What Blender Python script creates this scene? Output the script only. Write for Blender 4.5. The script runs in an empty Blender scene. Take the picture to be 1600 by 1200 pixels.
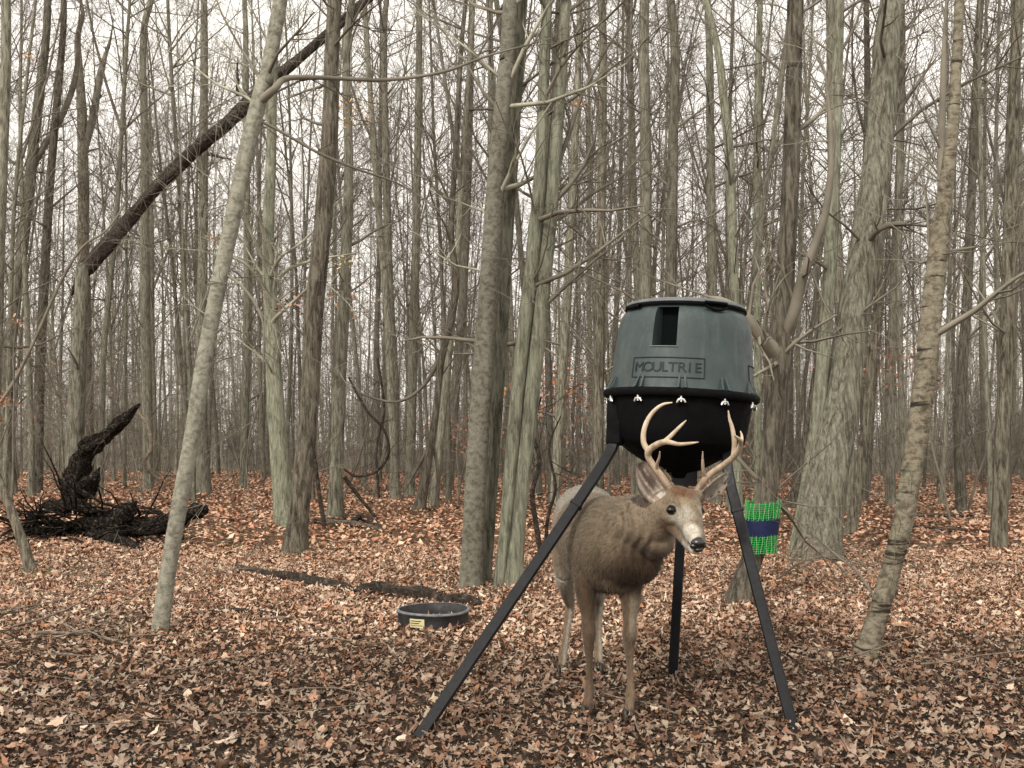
import bpy, math, random
import numpy as np
from mathutils import Vector, Matrix, noise

random.seed(7); RNG = np.random.default_rng(7)
S = bpy.context.scene
COL = S.collection
PI = math.pi

# ---------------------------------------------------------------- camera, sky, sun, exposure
F = 1500.0; HX, HY, CAMZ = 800.0, 700.0, 1.1475       # focal length and horizon in photo pixels, camera height
cam = bpy.data.cameras.new('camera'); camo = bpy.data.objects.new('camera', cam); COL.objects.link(camo)
camo.location = (0, 0, CAMZ); camo.rotation_euler = (PI/2, 0, 0)
cam.sensor_width = 36; cam.lens = 36*F/1600; cam.shift_y = (HY-600)/1600
cam.clip_start = .1; cam.clip_end = 2000
S.camera = camo
SUN_EL, SUN_AZ = 38.0, 215.0     # soft light from behind the left shoulder
w = bpy.data.worlds.new('World'); S.world = w; w.use_nodes = True
nt = w.node_tree; nt.nodes.clear()
out = nt.nodes.new('ShaderNodeOutputWorld'); bg = nt.nodes.new('ShaderNodeBackground')
sky = nt.nodes.new('ShaderNodeTexSky'); sky.sky_type = 'NISHITA'; sky.sun_disc = False
sky.sun_elevation = math.radians(SUN_EL); sky.sun_rotation = math.radians(SUN_AZ)
sky.dust_density = 6; sky.air_density = 1.0
mx = nt.nodes.new('ShaderNodeMix'); mx.data_type = 'RGBA'; mx.inputs[0].default_value = .86
tc = nt.nodes.new('ShaderNodeTexCoord'); nz = nt.nodes.new('ShaderNodeTexNoise'); nz.inputs['Scale'].default_value = 2.2
nz.inputs['Detail'].default_value = 4
cr = nt.nodes.new('ShaderNodeValToRGB')
cr.color_ramp.elements[0].position = .3; cr.color_ramp.elements[0].color = (8.4, 7.75, 7.2, 1)
cr.color_ramp.elements[1].position = .7; cr.color_ramp.elements[1].color = (9.8, 9.2, 8.1, 1)
nt.links.new(tc.outputs['Generated'], nz.inputs['Vector']); nt.links.new(nz.outputs['Fac'], cr.inputs[0])
nt.links.new(sky.outputs[0], mx.inputs[6]); nt.links.new(cr.outputs[0], mx.inputs[7])
nt.links.new(mx.outputs[2], bg.inputs[0]); bg.inputs[1].default_value = 0.10
nt.links.new(bg.outputs[0], out.inputs[0])
sl = bpy.data.lights.new('sun', 'SUN'); sl.energy = 1.5; sl.angle = math.radians(10); sl.color = (1, .95, .86)
so = bpy.data.objects.new('sun', sl); COL.objects.link(so)
so.rotation_euler = (math.radians(90-SUN_EL), 0, math.radians(-32))   # from behind and to the left of the camera
S.view_settings.view_transform = 'Standard'; S.view_settings.look = 'None'
S.view_settings.exposure = 1.0; S.view_settings.gamma = 1; S.view_settings.use_curve_mapping = False
S.cycles.max_bounces = 6; S.cycles.diffuse_bounces = 3; S.cycles.transparent_max_bounces = 4
S.cycles.use_denoising = True

# ---------------------------------------------------------------- helpers
def sstep(t): t = np.clip(t, 0, 1); return t*t*(3-2*t)
def ground(x, y):
    x = np.asarray(x, float); y = np.asarray(y, float)
    z = -1.3*sstep((y-38)/40) + 1.25*sstep((y-100)/140)
    z = z + .035*np.sin(x*.9+1.3)*np.cos(y*.55) + .02*np.sin(x*2.3+y*1.7) * sstep((y-5)/4)
    z = z + .10*sstep((-x-1)/5)*sstep((y-6)/6)
    return z - .02*sstep((6.5-y)/2)
def P(px, py, d): return Vector(((px-HX)/F*d, d, CAMZ-(py-HY)/F*d))
def base_depth(px, py):
    d = 5.0
    for _ in range(60):
        g = float(ground((px-HX)/F*d, d)); nd = F*(CAMZ-g)/max(py-HY, 4)
        d += .5*(nd-d)
    return d
def G(px, py):
    d = base_depth(px, py); p = P(px, py, d); p.z = float(ground(p.x, p.y)); return p

def tag(o, label=None, cat=None, group=None, kind=None):
    if label: o['label'] = label
    if cat: o['category'] = cat
    if group: o['group'] = group
    if kind: o['kind'] = kind
    return o
def empty(name, loc, label, cat, group=None):
    o = bpy.data.objects.new(name, None); o.location = loc; o.empty_display_size = .1
    COL.objects.link(o); return tag(o, label, cat, group)
def mesh_np(name, V, Fc, mat, smooth=True, cols=None):
    """V (n,3), Fc list of index arrays (m,k)"""
    me = bpy.data.meshes.new(name)
    V = np.asarray(V, np.float32)
    if not isinstance(Fc, (list, tuple)): Fc = [Fc]
    Fc = [np.asarray(f, np.int32) for f in Fc if len(f)]
    me.vertices.add(len(V)); me.vertices.foreach_set('co', V.ravel())
    loops = np.concatenate([f.ravel() for f in Fc])
    tot = np.concatenate([np.full(len(f), f.shape[1], np.int32) for f in Fc])
    st = np.concatenate([[0], np.cumsum(tot)[:-1]]).astype(np.int32)
    me.loops.add(len(loops)); me.loops.foreach_set('vertex_index', loops)
    me.polygons.add(len(tot)); me.polygons.foreach_set('loop_start', st); me.polygons.foreach_set('loop_total', tot)
    me.polygons.foreach_set('use_smooth', np.full(len(tot), smooth))
    me.update(calc_edges=True)
    if cols is not None:
        a = me.color_attributes.new('Col', 'FLOAT_COLOR', 'POINT')
        c = np.ones((len(V), 4), np.float32); c[:, :3] = cols; a.data.foreach_set('color', c.ravel())
    if mat: me.materials.append(mat)
    return me
def link(name, me, parent=None, loc=None):
    o = bpy.data.objects.new(name, me); COL.objects.link(o)
    if parent: o.parent = parent
    if loc is not None: o.location = loc
    return o

class B:
    """collects tubes and free meshes, in world coordinates relative to an origin"""
    def __init__(s): s.t = {}; s.V = []; s.Fq = []; s.Ft = []; s.n = 0
    def tube(s, pts, rad, sides=3):
        s.t.setdefault((len(pts), sides), []).append((pts, rad))
    def raw(s, V, Fs):
        V = np.asarray(V, float)
        for f in Fs: (s.Fq if len(f) == 4 else s.Ft).append(tuple(i+s.n for i in f))
        s.V.append(V); s.n += len(V)
    def box(s, c, sz, M=None):
        v = np.array([[x, y, z] for x in (-.5, .5) for y in (-.5, .5) for z in (-.5, .5)])*np.array(sz)
        if M is not None: v = v @ np.array(M).T[:3, :3]
        s.raw(v+np.array(c), [(0,1,3,2),(4,6,7,5),(0,4,5,1),(2,3,7,6),(0,2,6,4),(1,5,7,3)])
    def mesh(s, name, mat, origin=(0,0,0), smooth=True):
        V = list(s.V); Q = [np.array(s.Fq, np.int64).reshape(-1, 4)]; T = [np.array(s.Ft, np.int64).reshape(-1, 3)]; n = s.n
        for (k, m), L in s.t.items():
            Pn = np.array([[tuple(p) for p in a[0]] for a in L], float); R = np.array([a[1] for a in L], float)
            tn = np.gradient(Pn, axis=1); tn /= np.linalg.norm(tn, axis=2, keepdims=True)+1e-9
            mean = Pn[:, -1]-Pn[:, 0]; ref = np.where(np.abs(mean[:, 2:3]) > .8*np.linalg.norm(mean, axis=1, keepdims=True), [[0., 1., 0.]], [[0., 0., 1.]])
            u = np.cross(tn, ref[:, None, :]); u /= np.linalg.norm(u, axis=2, keepdims=True)+1e-9
            v = np.cross(tn, u)
            a = np.arange(m)*2*PI/m
            ring = Pn[:, :, None, :] + R[:, :, None, None]*(u[:, :, None, :]*np.cos(a)[None, None, :, None]+v[:, :, None, :]*np.sin(a)[None, None, :, None])
            nt_ = len(L); V.append(ring.reshape(-1, 3))
            i = np.arange(k-1)[:, None]*m; j = np.arange(m)[None, :]; j2 = (j+1) % m
            q = np.stack([i+j, i+m+j, i+m+j2, i+j2], -1).reshape(-1, 4)
            q = (q[None]+np.arange(nt_)[:, None, None]*(k*m)).reshape(-1, 4)+n
            Q.append(q); n += nt_*k*m
        return mesh_np(name, np.concatenate(V)-np.array(tuple(origin)), [np.concatenate(Q), np.concatenate(T)], mat, smooth)

def resample(pts, n):
    """Catmull-Rom through rows of pts (any columns)"""
    p = np.asarray(pts, float); p = np.vstack([2*p[0]-p[1], p, 2*p[-1]-p[-2]]); k = len(p)-3
    o = []
    for t in np.linspace(0, k-1e-6, n):
        i = int(t); f = t-i; a, b, c, d = p[i:i+4]
        o.append(.5*((2*b)+(c-a)*f+(2*a-5*b+4*c-d)*f*f+(3*b-a-3*c+d)*f**3))
    return np.array(o)

# ---------------------------------------------------------------- materials
def newmat(name, rough=.8, spec=.3):
    m = bpy.data.materials.new(name); m.use_nodes = True; n = m.node_tree
    b = n.nodes['Principled BSDF']; b.inputs['Roughness'].default_value = rough
    b.inputs['Specular IOR Level'].default_value = spec
    return m, n, b
def ramp(n, fac, stops):
    r = n.nodes.new('ShaderNodeValToRGB'); e = r.color_ramp.elements
    while len(e) < len(stops): e.new(.5)
    for i, (p, c) in enumerate(stops): e[i].position = p; e[i].color = (*c, 1)
    n.links.new(fac, r.inputs[0]); return r.outputs[0]
def noise_n(n, vec, scale, detail=5, rough=.55, dist=0):
    t = n.nodes.new('ShaderNodeTexNoise'); t.inputs['Scale'].default_value = scale; t.inputs['Detail'].default_value = detail
    t.inputs['Roughness'].default_value = rough; t.inputs['Distortion'].default_value = dist
    if vec is not None: n.links.new(vec, t.inputs['Vector'])
    return t.outputs['Fac']
def mapping(n, sc, kind='Object'):
    t = n.nodes.new('ShaderNodeTexCoord'); m = n.nodes.new('ShaderNodeMapping'); m.inputs['Scale'].default_value = sc
    n.links.new(t.outputs[kind], m.inputs['Vector']); return m.outputs[0]
def mixc(n, fac, a, b, mode='MIX'):
    x = n.nodes.new('ShaderNodeMix'); x.data_type = 'RGBA'; x.blend_type = mode
    for sock, v in ((0, fac), (6, a), (7, b)):
        if isinstance(v, (int, float)): x.inputs[sock].default_value = v
        elif isinstance(v, tuple): x.inputs[sock].default_value = (*v, 1)
        else: n.links.new(v, x.inputs[sock])
    return x.outputs[2]
def bump(n, b, h, strength=.6, dist=.02):
    k = n.nodes.new('ShaderNodeBump'); k.inputs['Strength'].default_value = strength; k.inputs['Distance'].default_value = dist
    n.links.new(h, k.inputs['Height']); n.links.new(k.outputs[0], b.inputs['Normal'])

def bark(name, dark, mid, light, furrow=1.0, lichen=(.26, .30, .20), lich=.35, rings=0.0, vary=True):
    m, n, b = newmat(name, .9, .15)
    v = mapping(n, (1, 1, .16 if furrow else 1.2))
    f1 = noise_n(n, v, 30 if furrow else 22, 7, .72, .4)
    f2 = noise_n(n, mapping(n, (1, 1, .6)), 5, 4, .6)
    c = ramp(n, f1, [(.41, dark), (.49, mid), (.58, light)])
    c = mixc(n, .3, c, ramp(n, f2, [(.35, tuple(x*.5 for x in mid)), (.65, light)]))
    l = ramp(n, noise_n(n, mapping(n, (1.0, 1, .7)), 14, 7, .78, .3), [(.60-lich*.35, (0, 0, 0)), (.72-lich*.2, (1, 1, 1))])
    c = mixc(n, l, c, mixc(n, .5, lichen, c))
    hgt = f1
    if rings:
        r = noise_n(n, mapping(n, (.5, .5, 5.0)), 5, 4, .65, .4)
        rr = ramp(n, r, [(.37, (1, 1, 1)), (.43, (0, 0, 0))])
        c = mixc(n, rr, c, tuple(x*.6 for x in dark)); hgt = r
    if vary:
        oi = n.nodes.new('ShaderNodeObjectInfo')
        t = ramp(n, oi.outputs['Random'], [(0, (.50, .49, .48)), (.35, (.86, .86, .85)), (.7, (.93, .96, .92)), (1, (1.2, 1.2, 1.17))])
        c = mixc(n, 1.0, c, t, 'MULTIPLY')
    n.links.new(c, b.inputs['Base Color'])
    bump(n, b, hgt, 1 if furrow else .6, .06 if furrow else .015)
    return m
M_oak = bark('rough_grey_bark', (.055, .048, .038), (.19, .175, .14), (.34, .325, .265), 1.4, (.20, .22, .15), .3)
M_dkoak = bark('dark_furrowed_bark', (.03, .024, .019), (.135, .115, .09), (.28, .255, .205), 1.4, (.2, .2, .15), .2)
M_beech = bark('smooth_pale_bark', (.12, .11, .088), (.25, .235, .19), (.35, .34, .285), 0, (.30, .32, .24), .3)
M_lich = bark('lichen_bark', (.08, .075, .06), (.225, .22, .17), (.38, .38, .30), 1.0, (.26, .27, .20), .5)
M_cherry = bark('banded_brown_bark', (.05, .04, .03), (.155, .13, .095), (.25, .22, .17), 0, (.25, .26, .19), .25, rings=1)
M_pole = bark('distant_pole_bark', (.06, .055, .045), (.19, .175, .14), (.33, .31, .255), 1.0, (.25, .26, .20), .4)
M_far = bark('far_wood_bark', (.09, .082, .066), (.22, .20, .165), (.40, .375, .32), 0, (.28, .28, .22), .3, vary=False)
M_twig, n, b = newmat('twig_bark', .9, .15)
oi = n.nodes.new('ShaderNodeObjectInfo')
n.links.new(mixc(n, .5, ramp(n, noise_n(n, mapping(n, (1, 1, 1)), 3), [(.3, (.07, .06, .05)), (.7, (.30, .27, .22))]),
                 ramp(n, oi.outputs['Random'], [(0, (.05, .042, .035)), (1, (.17, .155, .12))])), b.inputs['Base Color'])
M_ptwig, n, b = newmat('pale_twig_bark', .9, .15)
n.links.new(ramp(n, noise_n(n, mapping(n, (1, 1, 1)), 4), [(.3, (.12, .11, .085)), (.7, (.40, .39, .31))]), b.inputs['Base Color'])
def wood_black():
    m, n, b = newmat('charred_wet_wood', .8, .08)
    f = noise_n(n, mapping(n, (1, 1, 1)), 28, 6, .7, .6)
    n.links.new(ramp(n, f, [(.4, (.004, .003, .003)), (.54, (.02, .016, .013)), (.66, (.13, .11, .09)), (.74, (.26, .23, .19))]), b.inputs['Base Color'])
    bump(n, b, f, 1, .05); return m
M_char = wood_black()
def wood_dead(name, a, c, e):
    m, n, b = newmat(name, .85, .2)
    f = noise_n(n, mapping(n, (1, 1, 1)), 22, 6, .7, .8)
    n.links.new(ramp(n, f, [(.32, a), (.52, c), (.72, e)]), b.inputs['Base Color']); bump(n, b, f, .9, .03); return m
M_dead = wood_dead('weathered_dead_wood', (.02, .016, .013), (.085, .07, .055), (.24, .21, .17))
M_stick = wood_dead('dry_stick', (.08, .06, .045), (.2, .165, .125), (.36, .31, .25))
M_dkdead = wood_dead('dark_dead_wood', (.008, .006, .005), (.035, .027, .022), (.13, .11, .09))

def vcol_mat(name, rough=.8, spec=.25, mul=None, trans=0):
    m, n, b = newmat(name, rough, spec)
    a = n.nodes.new('ShaderNodeVertexColor'); a.layer_name = 'Col'; c = a.outputs[0]
    if mul: c = mixc(n, 1, c, ramp(n, noise_n(n, mapping(n, mul[0]), mul[1], 5, .65), [(.3, mul[2]), (.7, mul[3])]), 'MULTIPLY')
    n.links.new(c, b.inputs['Base Color']); return m, n, b, c
M_leaf, n, b, _ = vcol_mat('dry_leaves', .62, .35, ((1, 1, 1), 60, (.65, .62, .6), (1.15, 1.12, 1.1)))

# ground
m, n, b = newmat('leaf_litter_soil', .95, .15)
v = mapping(n, (1, 1, 1))
f = noise_n(n, v, 26, 7, .75, .5)
lit = ramp(n, f, [(.36, (.03, .018, .012)), (.46, (.15, .085, .05)), (.55, (.30, .175, .105)), (.66, (.42, .28, .18)), (.78, (.52, .40, .29))])
soil = ramp(n, noise_n(n, v, 45, 8, .8), [(.36, (.016, .012, .009)), (.5, (.06, .043, .031)), (.64, (.15, .105, .072))])
sep = n.nodes.new('ShaderNodeSeparateXYZ'); n.links.new(v, sep.inputs[0])
add = n.nodes.new('ShaderNodeMath'); add.operation = 'MULTIPLY_ADD'; add.inputs[1].default_value = 2.6
n.links.new(noise_n(n, v, .9, 3), add.inputs[0]); n.links.new(sep.outputs[1], add.inputs[2])
mr = n.nodes.new('ShaderNodeMapRange'); mr.inputs[1].default_value = 6.2; mr.inputs[2].default_value = 7.6
n.links.new(add.outputs[0], mr.inputs[0])
n.links.new(mixc(n, mr.outputs[0], soil, mixc(n, .55, lit, (.075, .048, .032))), b.inputs['Base Color'])
bump(n, b, f, 1, .06)
M_ground = m

# ---------------------------------------------------------------- ground sheet
ys = np.concatenate([np.arange(-6, 14, .12), np.geomspace(14, 900, 150)])
t = np.linspace(-1, 1, 181); xs = np.sign(t)*(np.abs(t)*9 + np.abs(t)**5*591)
X, Y = np.meshgrid(xs, ys)
Z = ground(X, Y) + .012*np.sin(X*9+Y*4)*np.sin(Y*11-X*3)*(Y < 20)
ny, nx = X.shape
idx = np.arange(ny*nx).reshape(ny, nx)
q = np.stack([idx[:-1, :-1], idx[:-1, 1:], idx[1:, 1:], idx[1:, :-1]], -1).reshape(-1, 4)
go = link('ground', mesh_np('ground', np.stack([X, Y, Z], -1).reshape(-1, 3), q, M_ground)); go['kind'] = 'structure'

# ---------------------------------------------------------------- fallen leaves
PAL = np.array([(.48, .33, .235), (.54, .41, .31), (.40, .235, .155), (.62, .50, .39), (.30, .165, .10), (.16, .09, .06), (.50, .25, .14), (.62, .52, .38), (.24, .13, .09)])
PW = np.array([.20, .17, .17, .11, .13, .08, .07, .04, .03]); PW /= PW.sum()
def leaf_shape(kind):
    if kind == 0:   # maple-like, lobed
        r = np.array([.55, 1.0, .5, .95, .45, 1.05, .45, .95, .5, 1.0, .55, .35]); 
    elif kind == 1:  # oak-like
        r = np.array([1.0, .55, .62, .42, .58, .42, .95, .42, .58, .42, .62, .55])
    else:
        r = np.array([1.0, .72, .55, .5, .55, .72, 1.0, .72, .55, .5, .55, .72])*.9
    a = np.arange(12)*PI/6+PI/12*(kind == 0)
    o = np.stack([r*np.cos(a), r*np.sin(a)], -1)
    return o
SH = [leaf_shape(k) for k in range(3)]
def leaf_verts(n, size, curl, near):
    """returns (n, k, 3) local verts, centre first"""
    if near:
        k = RNG.choice(3, n, p=[.22, .38, .40]); o = np.array(SH)[k]*(1+.22*RNG.normal(size=(n, 12, 1)))*np.stack([np.ones(n), RNG.uniform(.6, 1.05, n)], -1)[:, None, :]
    else:
        o = np.tile(np.array([[1, 0], [.15, .62], [-1, 0], [-.1, -.58]])[None], (n, 1, 1))
        o = o*(1+.35*RNG.normal(size=(n, 4, 1))*.5)
    r2 = (o**2).sum(-1)
    bend = RNG.normal(size=(n, 1))*curl; bend2 = np.abs(RNG.normal(size=(n, 1)))*curl
    z = bend*o[..., 0]**2+bend2*o[..., 1]**2 + RNG.normal(size=o.shape[:2])*.12*curl*2
    o3 = np.concatenate([np.zeros((n, 1, 3)), np.concatenate([o, z[..., None]], -1)], 1)
    return o3*size[:, None, None]
def rand_rot(n, tilt):
    a = RNG.uniform(0, 2*PI, n); tl = np.abs(RNG.normal(size=n))*tilt; ta = RNG.uniform(0, 2*PI, n)
    ca, sa = np.cos(a), np.sin(a)
    Rz = np.zeros((n, 3, 3)); Rz[:, 0, 0] = ca; Rz[:, 0, 1] = -sa; Rz[:, 1, 0] = sa; Rz[:, 1, 1] = ca; Rz[:, 2, 2] = 1
    k = np.stack([np.cos(ta), np.sin(ta), 0*ta], -1); K = np.zeros((n, 3, 3))
    K[:, 0, 1] = -k[:, 2]; K[:, 0, 2] = k[:, 1]; K[:, 1, 0] = k[:, 2]; K[:, 1, 2] = -k[:, 0]; K[:, 2, 0] = -k[:, 1]; K[:, 2, 1] = k[:, 0]
    Rt = np.eye(3)[None]+np.sin(tl)[:, None, None]*K+(1-np.cos(tl))[:, None, None]*(K@K)
    return Rt@Rz
def leaf_cloud(name, pos, size, curl, tilt, near, cols, parent=None):
    n = len(pos); V = leaf_verts(n, size, curl, near); k = V.shape[1]
    V = np.einsum('nij,nkj->nki', rand_rot(n, tilt), V)+pos[:, None, :]
    j = np.arange(1, k); j2 = np.roll(j, -1)
    tri = np.stack([np.zeros(k-1, int), j, j2], -1)
    Fc = (tri[None]+np.arange(n)[:, None, None]*k).reshape(-1, 3)
    me = mesh_np(name, V.reshape(-1, 3), Fc, M_leaf, True, np.repeat(cols, k, 0))
    o = link(name, me, parent); o['kind'] = 'stuff'; return o
def leaf_cols(n, d=None):
    c = PAL[RNG.choice(len(PAL), n, p=PW)]*RNG.uniform(.75, 1.15, (n, 1))
    return c
def scatter(n, d0, d1, power, spread=.60):
    u = RNG.uniform(size=n); d = (d0**power+u*(d1**power-d0**power))**(1/power)
    x = RNG.uniform(-1, 1, n)*(d*spread+1.2); return x, d
def mudmask(x, y):
    nn = np.array([noise.noise(Vector((a*.9, b_*.9, 0))) for a, b_ in zip(x, y)])
    keep = sstep((y+nn*1.2-4.9)/1.5)
    keep = np.maximum(keep, .9*sstep((-x-1.6+nn)/1.0)*sstep((y-4.0)/2.5))
    return keep
# near: lobed
x, d = scatter(78000, 3.0, 11, 1.75); k = RNG.uniform(size=len(x)) < np.clip(mudmask(x, d), .78, 1)
x, d = x[k], d[k]
sz = RNG.uniform(.016, .036, len(x))**1.0; z = ground(x, d)+RNG.uniform(.004, .045, len(x))
cols = leaf_cols(len(x))
mm = mudmask(x, d)[:, None]; cols *= .5+.5*mm
near_pos = np.stack([x, d, z], -1)
tag(leaf_cloud('fallen_leaves', near_pos, sz, .5, .5, True, cols), 'dry brown curled leaves covering the ground close by', 'leaves', kind='stuff')
x, d = scatter(165000, 9.5, 60, 1.3, .62)
sz = RNG.uniform(.028, .055, len(x))*(1+np.clip((d-18)/60, 0, .7)); z = ground(x, d)+RNG.uniform(.0, .05, len(x))
cols = leaf_cols(len(x)); cols *= np.array([1.12, 1.0, .94])
tag(leaf_cloud('leaf_litter', np.stack([x, d, z], -1), sz, .3, .45, False, cols), 'reddish brown leaf litter spread between the trees', 'leaves', kind='stuff')
x, d = scatter(60000, 3.0, 9.5, 1.8); sz = RNG.uniform(.006, .017, len(x)); z = ground(x, d)+RNG.uniform(.0, .02, len(x))
tag(leaf_cloud('leaf_crumbs', np.stack([x, d, z], -1), sz, .5, .5, False, leaf_cols(len(x))*.7), 'small broken bits of dry leaf strewn over the dark soil', 'leaf crumbs', kind='stuff')
# 280 big leaves one can pick apart, pieces of the ground
big = []
for kk in range(3):
    for ci in range(4):
        V = np.concatenate([[[0, 0, 0]], np.concatenate([SH[kk], (.28*SH[kk][:, :1]**2+.18*SH[kk][:, 1:]**2*(ci % 2*2-1)+RNG.normal(size=(12, 1))*.07)], -1)], 0)*.042
        j = np.arange(1, 13); big.append(mesh_np('leaf', V, np.stack([0*j, j, np.roll(j, -1)], -1), M_leaf, True, np.tile(PAL[[0, 1, 3, 2][ci]]*.9, (13, 1))))
cnt = 0
while cnt < 280:
    px = random.uniform(-20, 1620); py = random.uniform(880, 1180)
    g = G(px, py)
    keep = 1 if py < 985 else (.55 if px < 600 else .3)
    if random.random() > keep or (g.x > -.2 and g.x < 1.2 and g.y < 5.3 and random.random() < .6): continue
    o = link('leaf', random.choice(big), go, (g.x, g.y, g.z+.03))
    s = random.uniform(.65, 1.15) ; o.scale = (s, s, s)
    o.rotation_euler = (random.gauss(0, .3), random.gauss(0, .3), random.uniform(0, 6.3)); cnt += 1

# ---------------------------------------------------------------- trees
def rvec(): return Vector((random.gauss(0, 1), random.gauss(0, 1), random.gauss(0, 1))).normalized()
def limb(bd, p, dr, L, r, npt=5, wob=.12, up=.05, sides=4, rend=.25):
    """a wandering branch; returns its points and radii"""
    pts = [p]; rs = [r]; dr = dr.normalized(); q_ = p
    for i in range(1, npt):
        dr = (dr+rvec()*wob*1.6+Vector((0, 0, up))).normalized(); q_ = q_+dr*(L/(npt-1)); pts.append(q_); rs.append(r*(1-(1-rend)*i/(npt-1)))
    bd.tube(pts, rs, sides); return pts, rs
def spray(bd, p, dr, L, r, lvl, fan=5, wob=.12, up=.05, rmin=.0022):
    pts, rs = limb(bd, p, dr, L, r, 5 if lvl > 1 else 4, wob, up, 4 if r > .02 else 3)
    if lvl <= 0: return
    for i in range(fan):
        t = random.uniform(.25, 1)*(len(pts)-1); k = min(int(t), len(pts)-2); f = t-k
        q_ = pts[k].lerp(pts[k+1], f); ax = (pts[k+1]-pts[k]).normalized()
        side = rvec(); side = (side-ax*side.dot(ax)).normalized()
        nd = ax*random.uniform(.5, 1.0)+side*random.uniform(.5, 1.0)
        spray(bd, q_, nd, L*random.uniform(.35, .62), max(rmin, rs[k]*random.uniform(.4, .6)), lvl-1, fan, wob*1.15, up, rmin)

def trunk_mesh(name, c, mat, origin, sides=14, rough=.06, flare=1.5, ridges=0, seed=0):
    """c rows: x y z r"""
    n_ = len(c); a = np.arange(sides)*2*PI/sides
    tn = np.gradient(c[:, :3], axis=0); tn /= np.linalg.norm(tn, axis=1, keepdims=True)
    u = np.cross(tn, np.tile([[0, 1., 0]], (n_, 1))); u /= np.linalg.norm(u, axis=1, keepdims=True); v_ = np.cross(tn, u)
    V = np.zeros((n_, sides, 3))
    for i in range(n_):
        h = c[i, 2]-c[0, 2]
        for j in range(sides):
            nn = noise.noise(Vector((math.cos(a[j])*1.2+seed, math.sin(a[j])*1.2, h*.9)))*rough*1.6
            nn += noise.noise(Vector((math.cos(a[j])*3.5+seed, math.sin(a[j])*3.5, h*3.2+9)))*rough
            if ridges: nn += ridges*noise.noise(Vector((math.cos(a[j])*7+seed, math.sin(a[j])*7, h*1.6)))
            fl = 1+(flare-1)*math.exp(-max(h, 0)/(c[0, 3]*1.9))*(1+.35*math.cos(a[j]*4+seed))
            V[i, j] = c[i, :3]+(u[i]*math.cos(a[j])+v_[i]*math.sin(a[j]))*c[i, 3]*(1+nn)*fl
    i = np.arange(n_-1)[:, None]*sides; j = np.arange(sides)[None]; j2 = (j+1) % sides
    q_ = np.stack([i+j, i+sides+j, i+sides+j2, i+j2], -1).reshape(-1, 4)
    return mesh_np(name, V.reshape(-1, 3)-np.array(tuple(origin)), q_, mat)

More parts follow.
